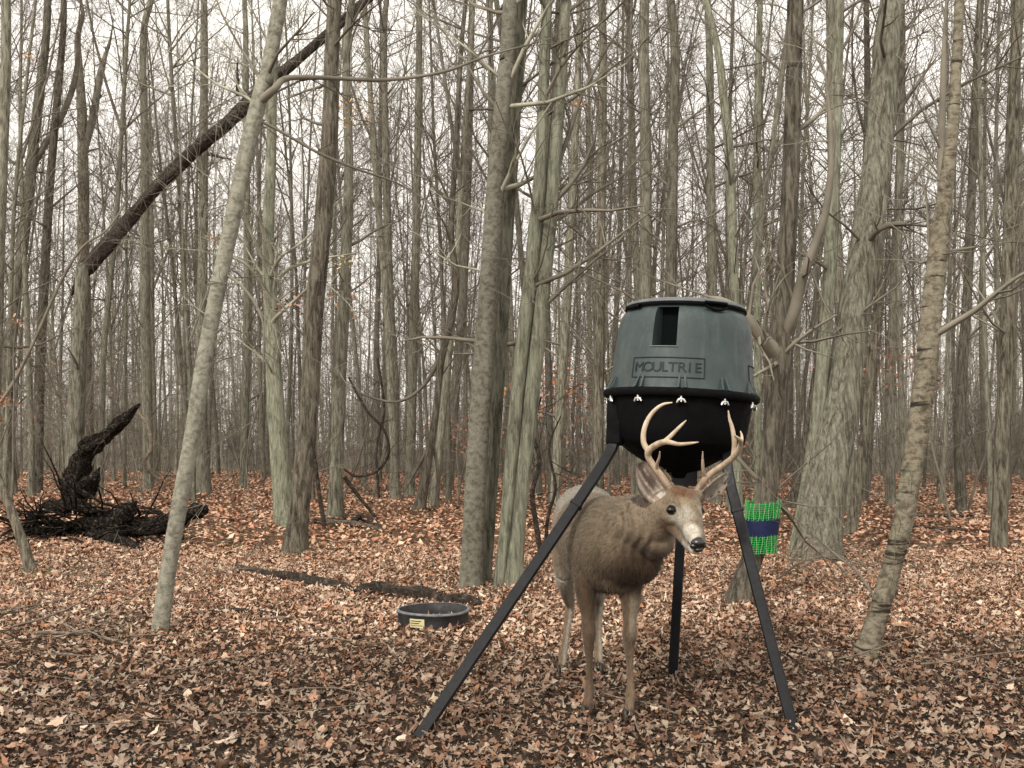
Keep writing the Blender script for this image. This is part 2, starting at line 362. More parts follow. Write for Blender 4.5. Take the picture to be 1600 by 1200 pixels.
def hero(label, poly, mat, depth=None, name='bare_tree', cat='tree', H=16, top=None, lean=0, sides=14, rough=.06, flare=1.5, ridges=0,
         branches=10, blen=2.0, bfrom=1.5, lvl=2, fan=5, group=None, fork=None, twig=None, extra=None, brup=.05, sink=.12):
    """poly: photo pixels (x, y, width) from the base up, standing on the ground at its first point"""
    poly = [(x, y, w_*.80) for x, y, w_ in poly]; x0, y0, w0 = poly[0]
    d = depth or base_depth(x0, y0)
    rows = []
    for i, (x, y, w_) in enumerate(poly):
        dd = d+lean*(poly[0][1]-y)/600.0
        p = P(x, y, dd); rows.append((p.x, p.y, p.z, w_*.5/F*dd))
    rows = np.array(rows)
    if depth is None: rows[0, 2] = float(ground(rows[0, 0], rows[0, 1]))
    dirv = (rows[-1]-rows[-2])[:3]; dirv /= np.linalg.norm(dirv)
    if top is None and rows[-1, 2] < H:
        k = 4
        for i in range(1, k+1):
            dv = dirv*np.array([max(0, 1-.25*i), 1, 1]); 
            step = (H-rows[len(poly)-1, 2])/k
            l = rows[-1].copy(); l[:3] += dv*step/max(dv[2], .3); l[0] += random.gauss(0, .1)
            l[3] = rows[len(poly)-1, 3]*(1-.75*i/k); rows = np.vstack([rows, l])
    base = rows[0].copy(); base[2] -= sink; base[:2] -= (rows[1]-rows[0])[:2]/max(1e-3, (rows[1]-rows[0])[2])*sink; rows = np.vstack([base, rows])
    c = resample(rows, max(24, 6*len(rows))); c[:, 3] = np.maximum(c[:, 3], .006)
    o = Vector(rows[1][:3])
    root = empty(name, o, label, cat, group)
    link('trunk', trunk_mesh('trunk', c, mat, o, sides, rough, flare, ridges, random.uniform(0, 50)), root)
    bd = B()
    for i in range(branches):
        zmax = min(c[-1, 2], CAMZ+HY/F*d+1.0); z = random.uniform(bfrom, max(bfrom+.2, zmax))
        k = int(np.argmin(np.abs(c[:, 2]-z))); k = max(1, min(k, len(c)-2))
        p = Vector(c[k, :3]); r = c[k, 3]
        az = random.uniform(0, 2*PI); el = random.uniform(.1, 1.1)
        dr = Vector((math.cos(az)*math.cos(el), math.sin(az)*math.cos(el), math.sin(el)))
        br = min(r*.45, random.uniform(.008, .028))
        spray(bd, p+dr*r*.3, dr, random.uniform(.4, 1)*blen, br, lvl, fan, .16, brup, .0025)
    for f_ in (extra or []):   # explicit limbs in pixels: list of (x, y, w, ddepth)
        rr = []
        for (x, y, w_, dd) in f_:
            dd += lean*(y0-y)/600.0; p = P(x, y, d+dd); rr.append((p.x, p.y, p.z, w_*.5/F*(d+dd)))
        f0 = np.array(rr[0][:3]); kk = int(np.argmin(np.linalg.norm(c[:, :3]-f0, axis=1)))
        if kk < len(c)-1 and np.linalg.norm(c[kk, :3]-f0) < .75:
            k2 = max(0, kk-1); rr = [(*c[k2, :3], min(rr[0][3]*1.15, c[k2, 3]*.8))]+rr
        cc = resample(rr, max(8, 4*len(rr))); cc[-4:, 3] *= np.array([.85, .65, .45, .2])
        spray(bd, Vector(cc[-3][:3]), Vector(cc[-2][:3]-cc[-4][:3]), 1.2, max(.004, cc[-3][3]*.8), 2, 4, .15, .04, .0025)
        bd.tube([Vector(a[:3]) for a in cc], [max(a[3], .003) for a in cc], 8)
        for i in range(9):
            k = random.randint(2, len(cc)-2); ax = Vector(cc[k+1][:3]-cc[k][:3]).normalized()
            spray(bd, Vector(cc[k][:3]), ax*.6+rvec()*.8, random.uniform(.3, .9), max(.003, cc[k][3]*.35), 1, 4, .18, .03, .0025)
    if bd.t: link('crown', bd.mesh('crown', twig or M_twig, o), root)
    return root

# trees one can point at --------------------------------------------------
T = hero
T('pale smooth trunk leaning right, standing alone in front of the charred wood', [(250,988,32),(265,880,31),(286,760,31),(303,670,32),(318,570,31),(345,430,31),(368,320,32),(388,225,32),(412,130,30),(428,60,28)], M_beech,
  sides=20, rough=.05, flare=1.2, branches=3, blen=1.2, bfrom=2.2, lvl=1, lean=.3,
  extra=[[(405,190,5,0),(450,212,5,.1),(500,240,5,.2),(560,265,4,.3),(625,288,3,.5),(690,330,2,.6)],
         [(428,140,12,-.1),(450,122,9,0),(520,122,7,.1),(600,125,6,.2),(690,113,5,.3),(760,88,4,.4),(860,60,2,.5)],
         [(352,430,5,0),(385,455,5,-.1),(410,500,4,-.2),(412,560,2,-.2)]])
T('dark furrowed oak trunk with a flared foot, close in front of a paler trunk', [(461,866,44),(468,800,38),(476,720,37),(484,620,36),(490,500,35),(500,400,33),(510,280,32),(517,180,31),(520,60,28)], M_dkoak,
  sides=28, rough=.07, flare=1.45, ridges=.05, branches=9, blen=1.6, bfrom=2.2, lvl=2)
T('smooth greenish grey trunk close behind the dark furrowed oak', [(448,822,40),(440,740,36),(430,620,33),(424,500,28),(419,380,24),(424,230,20),(428,80,17)], M_lich,
  sides=18, branches=16, blen=2.2, bfrom=2.0, lvl=2, twig=M_ptwig, extra=[[(424,450,8,0),(452,420,6,.1),(500,405,4,.2),(560,395,3,.3)],[(428,480,7,0),(400,430,5,-.2),(370,405,4,-.3),(330,398,2,-.4)],[(428,500,7,-.1),(460,470,5,-.3),(500,440,4,-.4),(540,470,2,-.5)],[(424,430,7,-.1),(440,400,5,-.3),(470,380,4,-.4),(520,330,2,-.5)],[(424,400,6,-.1),(410,360,5,-.3),(400,330,3,-.4),(360,300,2,-.5)]])
T('grey tree with a rough dark stripe, right of the dark furrowed oak', [(524,808,30),(526,740,27),(529,640,25),(535,520,24),(541,400,22),(545,260,18),(543,60,15)], M_oak,
  sides=18, flare=1.3, branches=12, blen=2.2, lvl=2)
T('thin crooked stem leaning left beside the grey striped tree', [(508,828,9),(500,780,8),(492,720,7),(486,660,5),(492,600,4)], M_dkdead, sides=8, branches=4, blen=.8, bfrom=.6, lvl=1, H=1, top=1)
T('pale trunk with knots, left half of the close pair in the middle', [(735,920,46),(739,840,41),(744,740,41),(752,620,40),(760,500,39),(768,380,37),(778,240,34),(790,110,32),(796,40,30)], M_beech,
  sides=24, flare=1.15, branches=10, blen=1.4, bfrom=1.5, lvl=1, rough=.05, twig=M_ptwig)
T('slimmer darker trunk, right half of the close pair in the middle', [(757,912,24),(764,820,24),(770,720,25),(778,600,26),(786,480,26),(794,340,25),(803,200,24),(812,60,22)], M_oak,
  sides=18, flare=1.2, branches=8, blen=1.6, bfrom=1.8, lvl=2)
T('lichen grey trunk right of the close pair, forking from a shared foot', [(778,918,22),(788,840,23),(797,740,24),(806,640,26),(818,520,27),(832,400,27),(845,250,24),(852,60,22)], M_lich,
  sides=18, flare=1.25, branches=14, blen=1.6, bfrom=1.6, lvl=2)
T('thicker lichen grey trunk just left of the feeder leg', [(800,916,40),(808,830,34),(818,730,32),(830,620,33),(845,480,32),(858,350,30),(868,220,26),(880,60,22)], M_lich,
  sides=20, flare=1.3, branches=16, blen=1.8, bfrom=1.6, lvl=2, extra=[[(858,350,8,0),(890,330,7,.1),(930,300,5,.2),(985,262,4,.3),(1060,150,3,.4)],[(826,395,6,0),(862,388,5,.1),(905,370,3,.2)]])
T('crooked dark tree with drooping limbs in the middle clearing', [(655,798,24),(668,725,17),(680,650,14),(690,560,14),(704,500,16),(712,440,15),(705,360,12),(712,240,11),(722,60,9)], M_dkoak,
  sides=14, flare=1.5, branches=12, blen=2.4, bfrom=1.8, lvl=2,
  extra=[[(694,545,10,0),(664,600,6,.1),(620,628,4,.1),(560,614,3,.1),(535,600,2,.1)],[(676,690,6,0),(650,735,5,.1),(630,770,4,.1)],[(676,695,5,0),(684,740,5,.1),(678,792,4,.1),(640,800,4,.1)]])
T('massive rough grey oak, thickest trunk on the right', [(1275,876,84),(1284,800,76),(1300,700,72),(1318,600,66),(1334,500,62),(1350,400,58),(1364,300,54),(1376,200,52),(1384,100,50),(1390,30,48)], M_oak,
  sides=36, rough=.07, flare=1.25, ridges=.07, branches=8, blen=2.4, bfrom=2.6, lvl=2, lean=.6,
  extra=[[(1372,360,9,-.3),(1400,350,9,-.4),(1436,352,6,-.5)],[(1380,210,9,0),(1420,150,7,.1),(1470,80,5,.2)]])
T('slim greenish trunk touching the left side of the massive oak', [(1243,872,30),(1258,780,28),(1274,680,27),(1286,560,26),(1296,420,25),(1303,280,23),(1307,150,22),(1310,50,20)], M_lich,
  sides=16, flare=1.3, branches=10, blen=1.6, bfrom=2.2, lvl=2)
T('forked tree wearing the green and navy wrap, with a dark side limb', [(1150,944,46),(1166,900,42),(1182,850,40),(1196,780,42),(1206,700,44),(1212,620,48),(1216,560,48),(1222,480,38),(1230,380,33),(1236,250,32),(1240,120,31),(1242,40,30)], M_dkoak,
  sides=26, rough=.07, flare=1.5, ridges=.035, branches=5, blen=1.6, bfrom=3.0, lvl=2,
  extra=[[(1216,560,28,0),(1198,535,22,-.1),(1180,515,18,-.15),(1160,488,14,-.2),(1130,470,10,-.2),(1100,462,8,-.1)],
         [(1222,530,20,0),(1240,490,19,-.1),(1252,440,17,-.15),(1270,392,14,-.2),(1290,330,12,-.2),(1300,230,10,-.2),(1290,120,9,-.2)],
         [(1204,760,8,.2),(1180,745,7,.2),(1150,712,6,.2),(1130,690,4,.2)],[(1205,775,10,0),(1225,795,9,.3),(1243,820,7,.5)]])
T('banded brown trunk leaning right, nearest tree on the right side', [(1350,1028,44),(1372,960,38),(1392,890,37),(1410,820,37),(1424,740,38),(1436,660,40),(1446,580,40),(1454,500,39),(1461,430,37),(1467,370,32),(1478,290,26),(1488,200,22),(1494,100,20),(1498,20,18)], M_cherry,
  sides=24, rough=.07, flare=1.25, branches=5, blen=.9, bfrom=1.4, lvl=1,
  extra=[[(1462,400,20,.05),(1470,330,14,.1),(1471,240,12,.15),(1474,120,10,.2),(1476,20,9,.2)],[(1468,395,8,0),(1500,390,5,.1),(1560,380,3,.2)],[(1376,955,5,0),(1345,900,4,.1),(1310,870,3,.2),(1285,850,2,.3)]])
T('brown leaning trunk with a bent foot, behind the banded tree', [(1328,834,22),(1338,780,22),(1346,720,22),(1356,640,20),(1362,560,18),(1372,460,14),(1380,300,11),(1384,80,8)], M_dkoak, sides=14, flare=1.5, branches=10, blen=2, lvl=2)
T('slim dark trunk leaning right behind the green and navy wrap', [(1236,796,18),(1250,740,17),(1264,660,16),(1278,560,15),(1290,440,13),(1300,300,11),(1308,80,9)], M_dkoak, sides=12, branches=12, blen=2.2, lvl=2)
T('broken standing trunk that holds up the long dark fallen trunk', [(118,790,36),(117,700,34),(120,620,31),(124,540,29),(127,480,27),(128,430,24),(127,412,16)], M_oak,
  sides=18, flare=1.2, branches=12, blen=1.0, bfrom=1.5, lvl=1, H=1, top=1)
T('dark tree forking high beside the long fallen trunk', [(138,752,24),(137,640,22),(134,500,21),(131,380,21),(130,260,20),(128,170,18),(122,80,13)], M_dkoak, sides=14, branches=16, blen=2.4, lvl=2,
  extra=[[(131,235,13,0),(146,180,12,.1),(156,120,11,.2),(172,60,9,.3)]])
T('grey trunk directly behind the pale leaning one', [(319,772,28),(316,690,24),(314,600,22),(315,500,20),(317,380,19),(318,240,17),(319,60,14)], M_pole, sides=14, flare=1.4, branches=14, blen=2.2, lvl=2)
T('curved grey trunk near the left edge, bending right as it rises', [(12,770,34),(8,700,30),(9,620,26),(16,540,22),(28,440,21),(42,330,21),(50,250,20),(60,160,18),(72,60,15)], M_oak, sides=18, flare=1.3, branches=16, blen=2.2, bfrom=1.2, lvl=2,
  extra=[[(46,270,11,0),(68,230,10,.1),(98,178,10,.2),(118,120,9,.3),(124,50,8,.3)]])
T('dark slanting young trunk at the left edge, leaning out to the left', [(50,896,24),(36,850,20),(22,810,18),(6,770,17),(-20,710,16),(-60,620,14)], M_dkoak, sides=12, flare=1.2, branches=2, blen=.6, lvl=1, bfrom=2, H=2, top=1)
T('tall tree at the left border with a thin arching limb', [(-18,800,30),(-12,640,28),(-6,480,26),(0,330,22),(6,180,20),(10,40,18)], M_oak, sides=16, branches=14, blen=2.2, lvl=2,
  extra=[[(-6,640,6,0),(20,600,6,-.2),(55,530,5,-.3),(95,440,5,-.4),(130,385,4,-.4),(175,350,3,-.4),(240,240,3,-.4)]])
# trunks standing behind the feeder
for lab, poly, mt, kw in [
  ('straight olive trunk left of the feeder lid, one of a close pair', [(1004,800,26),(1006,600,25),(1009,400,24),(1008,200,22),(1006,60,20)], M_pole, {}),
  ('straight trunk rising from behind the middle of the feeder lid', [(1044,802,24),(1046,600,23),(1049,400,22),(1052,200,20),(1054,60,18)], M_oak, {}),
  ('brown trunk above the right part of the feeder lid', [(1118,790,20),(1116,600,19),(1112,400,18),(1110,200,16),(1108,60,14)], M_pole, {}),
  ('mottled trunk forking above the right edge of the feeder', [(1150,800,24),(1148,600,22),(1146,420,20),(1140,250,19),(1130,150,17),(1118,60,14)], M_lich, {}),
  ('slim pale green trunk between the feeder and the wrapped tree', [(1184,790,16),(1184,600,15),(1183,400,15),(1184,200,14),(1186,60,12)], M_lich, {}),
  ('dark narrow trunk left of the feeder barrel', [(934,800,22),(935,650,20),(937,500,19),(940,300,18),(942,60,15)], M_dkoak, {}),
  ('leaning grey trunk left of the dark narrow one by the feeder', [(866,792,19),(874,650,18),(884,500,18),(893,330,16),(905,60,13)], M_oak, {}),
  ('grey trunk with a dark knot above the pan and clearing', [(615,770,18),(617,620,17),(610,480,16),(604,300,14),(600,60,12)], M_pole, {}),
  ('slender trunk midway between the crooked dark tree and the close pair', [(700,765,20),(712,600,18),(722,480,17),(730,300,16),(736,60,13)], M_pole, {}),
  ('pale slim trunk left of the crooked dark tree', [(640,775,20),(644,620,18),(648,450,17),(652,280,15),(655,60,13)], M_oak, {}),
  ('dim narrow trunk behind the curved tree at left', [(58,770,20),(62,600,19),(70,420,17),(82,240,15),(98,60,12)], M_dkoak, {}),
  ('straight narrow trunk left of the grey one behind the pale leaning trunk', [(232,765,20),(230,600,19),(226,420,18),(226,240,15),(224,60,13)], M_pole, {}),
  ('narrow upright trunk right of the pale leaning one', [(380,762,16),(384,600,15),(386,420,14),(385,240,13),(384,60,11)], M_pole, {}),
  ('bare upright trunk right of the banded tree', [(1502,800,22),(1500,650,20),(1512,450,18),(1520,250,16),(1528,60,14)], M_oak, {}),
  ('slim grey trunk between the massive oak and the banded tree', [(1392,790,20),(1390,640,19),(1398,440,17),(1406,260,15),(1410,60,12)], M_pole, {}),
  ('dark trunk near the right border of the view', [(1560,860,30),(1566,700,28),(1574,500,26),(1580,260,23),(1590,40,20)], M_dkoak, {})]:
    T(lab, poly, mt, sides=12, flare=1.35, branches=14, blen=2.3, bfrom=1.6, lvl=2, **kw)

# the long dark trunk that fell against the broken one
def log_obj(name, label, cat, rows, mat, sides=14, rough=.14, parts=(), sticks=0, group=None, root=None):
    """rows in pixels: x y width depth"""
    rr = []
    for (x, y, w_, d) in rows:
        p = P(x, y, d); rr.append((p.x, p.y, p.z, w_*.5/F*d))
    c = resample(rr, 7*len(rr)); c[:, 3] = np.maximum(c[:, 3], .002)
    n_ = len(c); a = np.arange(sides)*2*PI/sides
    tn = np.gradient(c[:, :3], axis=0); tn /= np.linalg.norm(tn, axis=1, keepdims=True)
    ref = np.tile([[0, 1., .13]], (n_, 1)); u = np.cross(tn, ref); u /= np.linalg.norm(u, axis=1, keepdims=True)+1e-9; v_ = np.cross(tn, u)
    sd = random.uniform(0, 50); V = []
    for i in range(n_):
        for j in range(sides):
            q_ = Vector((math.cos(a[j])*1.3+sd, math.sin(a[j])*1.3, i*.16)); nn = noise.noise(q_)*rough*2+noise.noise(Vector((q_.x*4.2, q_.y*4.2, i*.09)))*rough*2+noise.noise(q_*4)*rough*.7
            V.append(c[i, :3]+(u[i]*math.cos(a[j])+v_[i]*math.sin(a[j]))*c[i, 3]*(1+nn))
    V = np.array(V); V = np.vstack([V, c[0, :3], c[-1, :3]])
    i = np.arange(n_-1)[:, None]*sides; j = np.arange(sides)[None]; j2 = (j+1) % sides
    q_ = np.stack([i+j, i+sides+j, i+sides+j2, i+j2], -1).reshape(-1, 4)
    j = np.arange(sides); t_ = np.vstack([np.stack([0*j+n_*sides, j, (j+1) % sides], -1), np.stack([0*j+n_*sides+1, (n_-1)*sides+(j+1) % sides, (n_-1)*sides+j], -1)])
    if root is not None: return link(name, mesh_np(name, V-np.array(root.location), [q_, t_], mat), root)
    o = Vector(c[0, :3]); ro = link(name, mesh_np(name, V-c[0, :3], [q_, t_], mat), None, o); return tag(ro, label, cat, group)
r = empty('fallen_tree', P(126, 430, 18.6), 'long dark fallen trunk slanting up to the right, caught on a broken standing trunk', 'fallen tree')
log_obj('stem', None, None, [(112,462,2,18.6),(119,446,9,18.5),(126,432,17,18.5),(142,412,22,18.5),(176,372,23,18.6),(234,306,21,18.8),(290,250,19,18.9),(340,205,18,19),(390,160,20,19.1),(430,122,19,19.2),(470,90,16,19.3),(560,10,13,19.5),(640,-60,13,19.8)], M_dkdead, 16, .16, root=r)
bd = B()
for i in range(16):
    k = random.random(); p = P(150+k*330, 405-k*318+random.uniform(-6, 6), 18.5+k)
    spray(bd, p, Vector((random.uniform(-.6, 1), random.uniform(-.5, .3), random.uniform(-.2, .8))), random.uniform(.6, 1.6), .014, 1, 4, .25, .05, .003)
for (a, b_) in (((325, 240), (362, 246)), ((372, 150), (366, 90))):
    b2 = B(); limb(b2, P(*a, 18.7), P(*b_, 18.4)-P(*a, 18.7), (P(*b_, 18.4)-P(*a, 18.7)).length, .045, 5, .08, 0, 6)
    link('broken_limb', b2.mesh('broken_limb', M_dkdead, r.location), r)
link('branch', bd.mesh('branch', M_twig, r.location), r)['kind'] = 'stuff'

# charred wreck of a tree
r = empty('charred_stump', G(105, 815), 'jagged black charred stump with a broken arm reaching up to the right', 'stump')
dS = base_depth(115, 800)
log_obj('upright_snag', None, None, [(108,818,48,dS),(112,790,39,dS),(120,755,34,dS),(124,728,31,dS),(134,706,28,dS),(154,688,23,dS-.1),(176,674,20,dS-.1),(194,656,14,dS-.2),(207,642,9,dS-.2),(219,631,2,dS-.2)], M_char, 22, .34, root=r)
log_obj('snag_knob', None, None, [(128,770,30,dS-.1),(142,752,26,dS-.1),(150,742,12,dS-.1),(156,730,2,dS-.1)], M_char, 12, .3, root=r)
log_obj('root_plate', None, None, [(50,806,8,dS-.3),(75,800,27,dS-.3),(110,797,32,dS-.3),(140,800,20,dS-.3),(160,806,3,dS-.2)], M_char, 14, .35, root=r)
dL = base_depth(170, 842)
r2 = empty('charred_log', G(150, 850), 'black charred log lying beside the stump with a short upright spike', 'log')
log_obj('log_body', None, None, [(40,842,8,dL+.2),(80,836,29,dL+.1),(130,828,34,dL),(180,822,35,dL),(230,824,27,dL),(270,818,26,dL),(300,803,21,dL),(316,797,18,dL),(325,797,8,dL)], M_char, 22, .36, root=r2)
log_obj('spike', None, None, [(178,828,40,dL-.1),(194,808,30,dL-.1),(206,792,18,dL-.1),(214,783,3,dL-.1)], M_char, 10, .3, root=r2)
log_obj('side_limb', None, None, [(140,838,22,dL-.2),(180,846,26,dL-.5),(215,860,22,dL-.9),(250,880,16,dL-1.4),(268,888,5,dL-1.6)], M_char, 12, .25, root=r2)
log_obj('side_limb', None, None, [(36,838,8,dL-.2),(75,850,18,dL-.3),(120,852,20,dL-.5),(160,868,10,dL-.9)], M_char, 12, .3, root=r2)
bd = B()
for i in range(130):
    x = random.uniform(25, 250); y = 806+random.uniform(-14, 60)*(.4+.6*(x-35)/200); p = P(x, y, base_depth(x, max(y, 838))-.15)
    limb(bd, p, Vector((random.uniform(-1, 1), -.4, random.uniform(-.25, .45))), random.uniform(.2, 1.0), random.uniform(.006, .024), 5, .22, -.02, 5)
link('splinter', bd.mesh('splinter', M_char, r2.location), r2)['kind'] = 'stuff'

# logs on the ground
def ground_log(name, label, cat, rows, mat, lift=.4, **kw):
    rr = []
    for (x, y, w_) in rows:
        d = base_depth(x, y+w_*.35); rr.append((x, y, w_, d))
    return log_obj(name, label, cat, rr, mat, **kw)
ground_log('fallen_log', 'long rotten dark log lying behind the black rubber pan', 'log', [(548,925,8),(590,922,22),(630,927,25),(680,934,22),(730,941,20),(760,949,6)], M_dkdead, rough=.36)
ground_log('fallen_log', 'thin rotten log sunk in leaves, ending left of the long dark log', 'log', [(350,882,4),(390,892,15),(430,900,19),(480,908,19),(525,915,17),(556,924,6)], M_dkdead, rough=.25)
ground_log('fallen_branch', 'grey bent branch lying behind the dark furrowed oak', 'branch', [(482,808,5),(510,815,9),(545,818,10),(570,822,9),(605,829,4)], M_dead, rough=.2)
ground_log('fallen_branch', 'short arched dark branch on top of the grey bent branch', 'branch', [(545,822,6),(560,810,10),(575,812,10),(600,826,4)], M_dkdead, rough=.36)
ground_log('fallen_log', 'straight thin log lying far right behind the banded trunk', 'log', [(1405,824,5),(1440,826,9),(1480,829,9),(1520,830,7),(1560,832,4)], M_dkdead, rough=.15)
ground_log('fallen_log', 'faint thin log just beyond the far right straight one', 'log', [(1425,806,4),(1460,805,6),(1500,806,6),(1540,803,4)], M_dead, rough=.15)
ground_log('fallen_branch', 'dark muddy branch half buried left of the pan', 'branch', [(268,964,3),(310,960,8),(360,957,11),(420,962,9),(480,970,3)], M_dkdead, rough=.3)
ground_log('fallen_branch', 'long bare stick lying left of the pale leaning trunk', 'branch', [(72,888,3),(110,898,7),(150,908,7),(200,924,6),(246,940,4)], M_stick, rough=.1)
ground_log('fallen_branch', 'pale branch lying flat in the near left corner of leaves', 'branch', [(-20,955,6),(30,950,8),(70,962,7),(105,982,4)], M_stick, rough=.1)
ground_log('fallen_branch', 'greyish forked stick in the leaves at far left front', 'branch', [(20,912,4),(50,930,7),(90,950,7),(130,972,4)], M_stick, rough=.1)
ground_log('fallen_branch', 'muddy grey branch between the pan and the deer', 'branch', [(765,962,3),(800,958,7),(835,961,8),(868,968,4)], M_dead, rough=.2)
for i in range(22):
    x = random.uniform(-20, 215); g = G(x, random.uniform(885, 1010)); az = random.choice([random.uniform(-1.3, -.2), random.uniform(.2, 1.4), random.uniform(-.3, .3)]); bd = B(); L = random.uniform(.3, 1.0)
    pts, rs = limb(bd, g+Vector((0, 0, .05)), Vector((math.cos(az), math.sin(az), random.uniform(-.02, .08))), L, random.uniform(.005, .012), 7, .12, 0, 5)
    limb(bd, pts[3], pts[4]-pts[3]+rvec()*L*.1, L*.4, .004, 4, .15, .02, 4)
    tag(link('stick', bd.mesh('stick', M_stick, g), None, g), 'bare stick in the tangle of sticks at the near left', 'stick', 'tangle of sticks at the near left')
lab = 'thin fallen twig lying loose on the leaf litter'
for i in range(60):
    x = random.uniform(-10, 1600); y = random.choice([random.uniform(760, 900), random.uniform(880, 1150)])
    g = G(x, y); az = random.uniform(-.7, .7)+random.choice([0, PI]); L = random.uniform(.25, .9)
    bd = B(); p = g+Vector((0, 0, .035)); dr = Vector((math.cos(az), math.sin(az)*.7, random.uniform(-.02, .1)))
    pts, rs = limb(bd, p, dr, L, random.uniform(.003, .008), 6, .13, -.0, 5)
    for k in (2, 3): 
        if random.random() < .6: limb(bd, pts[k], dr+rvec()*.7, L*.4, .003, 4, .15, .02, 3)
    tag(link('twig', bd.mesh('twig', M_stick, g), None, g), lab, 'twig', 'loose twigs on the leaf litter')

# ---------------------------------------------------------------- the crowd of poles behind
def pole_template(seed, H, r, low, dens):
    random.seed(seed); c = []; x = y = 0; lx, ly = random.gauss(0, .02), random.gauss(0, .02); n_ = 11
    for i in range(n_):
        z = -.15+H*i/(n_-1); c.append((x, y, z, r*(1-.86*(i/(n_-1))**1.15)))
        lx += random.gauss(0, .02); ly += random.gauss(0, .02); x += lx*H/(n_-1); y += ly*H/(n_-1)
    c = np.array(c); tr = trunk_mesh('trunk', resample(c, 22), M_pole, (0, 0, 0), 8, .06, 1.35, 0, seed)
    bd = B()
    if random.random() < .5:   # a fork
        k = random.randint(3, 6); p = Vector(c[k][:3]); s = random.choice([-1, 1])
        pts, rs = limb(bd, p, Vector((.35*s, random.uniform(-.3, .3), 1)), H*.55, c[k][3]*.75, 9, .05, .12, 6, .15)
        for q_ in range(14):
            k2 = random.randint(2, 7); spray(bd, pts[k2], rvec()+Vector((0, 0, .7)), random.uniform(.8, 1.9), .014, 2, 4, .14, .07, .0042)
    for i in range(int(dens)):
        z = low+(H-low)*random.random()**.8; k = min(n_-2, int(z/H*(n_-1))); f_ = z/H*(n_-1)-k; cc = c[k]*(1-f_)+c[k+1]*f_
        az = random.uniform(0, 2*PI); el = random.uniform(.35, 1.15)
        dr = Vector((math.cos(az)*math.cos(el), math.sin(az)*math.cos(el), math.sin(el)))
        L = random.uniform(.9, 3.0)*(.6+.5*math.sin(min(1, z/H)*PI))
        spray(bd, Vector(cc[:3]), dr, L, min(cc[3]*.5, .008*L+.008), 2, 5, .13, .07, .0042)
    for i in range(10):   # dead twigs lower down
        z = random.uniform(.8, low+2); k = min(n_-2, int(z/H*(n_-1))); az = random.uniform(0, 2*PI)
        spray(bd, Vector(c[k][:3]), Vector((math.cos(az), math.sin(az), random.uniform(-.1, .6))), random.uniform(.4, 1.3), .008, 1, 4, .2, 0, .0038)
    return tr, bd.mesh('crown', M_twig)
def brush_template(seed):
    random.seed(seed); bd = B(); tb = B()
    for s in range(random.randint(1, 3)):
        dr = Vector((random.gauss(0, .22), random.gauss(0, .22), 1)); H = random.uniform(2.2, 5.5)
        pts, rs = limb(tb, Vector((random.gauss(0, .08), random.gauss(0, .08), -.1)), dr, H, random.uniform(.012, .03), 9, .07, .05, 6, .2)
        for i in range(16):
            k = random.randint(1, 7); spray(bd, pts[k], rvec()+Vector((0, 0, .4)), random.uniform(.5, 1.5), .007, 2, 4, .17, .03, .0032)
    return tb.mesh('trunk', M_twig), bd.mesh('crown', M_twig)
poles = [pole_template(100+i, [17, 19, 15, 20, 16, 18, 13, 21, 14, 17][i], [.06, .085, .045, .105, .055, .07, .038, .10, .042, .075][i], [4, 6, 3, 7, 4, 5, 2.5, 7, 3, 5][i], 34) for i in range(10)]
brush = [brush_template(300+i) for i in range(8)]
random.seed(21)
taken = []
for o in bpy.data.objects:
    if o.type == 'EMPTY' and o.get('category') == 'tree': taken.append((o.location.x, o.location.y, .7))
def free(x, y, rr):
    for a, b_, c in taken:
        if (a-x)**2+(b_-y)**2 < (rr*c)**2: return False
    return True
def put(name, tmpl, x, y, s, label, group, cat):
    z = float(ground(x, y)); r_ = empty(name, (x, y, z), label, cat, group)
    r_.rotation_euler = (random.gauss(0, .03), random.gauss(0, .03), random.uniform(0, 2*PI)); r_.scale = (s, s, s*random.uniform(.95, 1.1))
    for nm, me in zip(('trunk', 'crown'), tmpl): link(nm, me, r_)
    return r_
SECT = [(-9999, 90, 'at the far left edge'), (90, 240, 'behind the charred stump'), (240, 400, 'behind the pale leaning trunk'), (400, 560, 'behind the dark furrowed oak'),
  (560, 720, 'behind the middle clearing'), (720, 880, 'behind the close pair of trunks'), (880, 1000, 'left of the feeder barrel'), (1000, 1180, 'directly behind the feeder'),
  (1180, 1260, 'behind the wrapped tree'), (1260, 1420, 'behind the massive oak'), (1420, 99999, 'at the far right behind the banded trunk')]
def sector(x, y):
    px = HX+x/y*F
    return next(t for a, b_, t in SECT if a <= px < b_)
def clear_px(x, y):   # keep the open ground in front of the trees as in the photograph
    px = HX+x/y*F
    if y < 17 and 330 < px < 1230: return False
    if y < 21 and 540 < px < 640: return False
    return y > 15
n1 = n2 = 0; tries = 0
while n1+n2 < 190 and tries < 20000:
    tries += 1; u = random.random(); d = (15**1.6+u*(48**1.6-15**1.6))**(1/1.6); x = random.uniform(-1, 1)*(d*.57+1)
    if not clear_px(x, d) or not free(x, d, .95+.012*d): continue
    taken.append((x, d, 1)); near = d < 27
    put('pole_tree', random.choice(poles), x, d, random.uniform(.75, 1.15),
        ('slender bare grey tree in the nearer woods ' if near else 'thin bare tree deep in the woods ')+sector(x, d),
        ('nearer bare trees ' if near else 'deep bare trees ')+sector(x, d), 'tree')
    if near: n1 += 1
    else: n2 += 1
k = 0; tries = 0
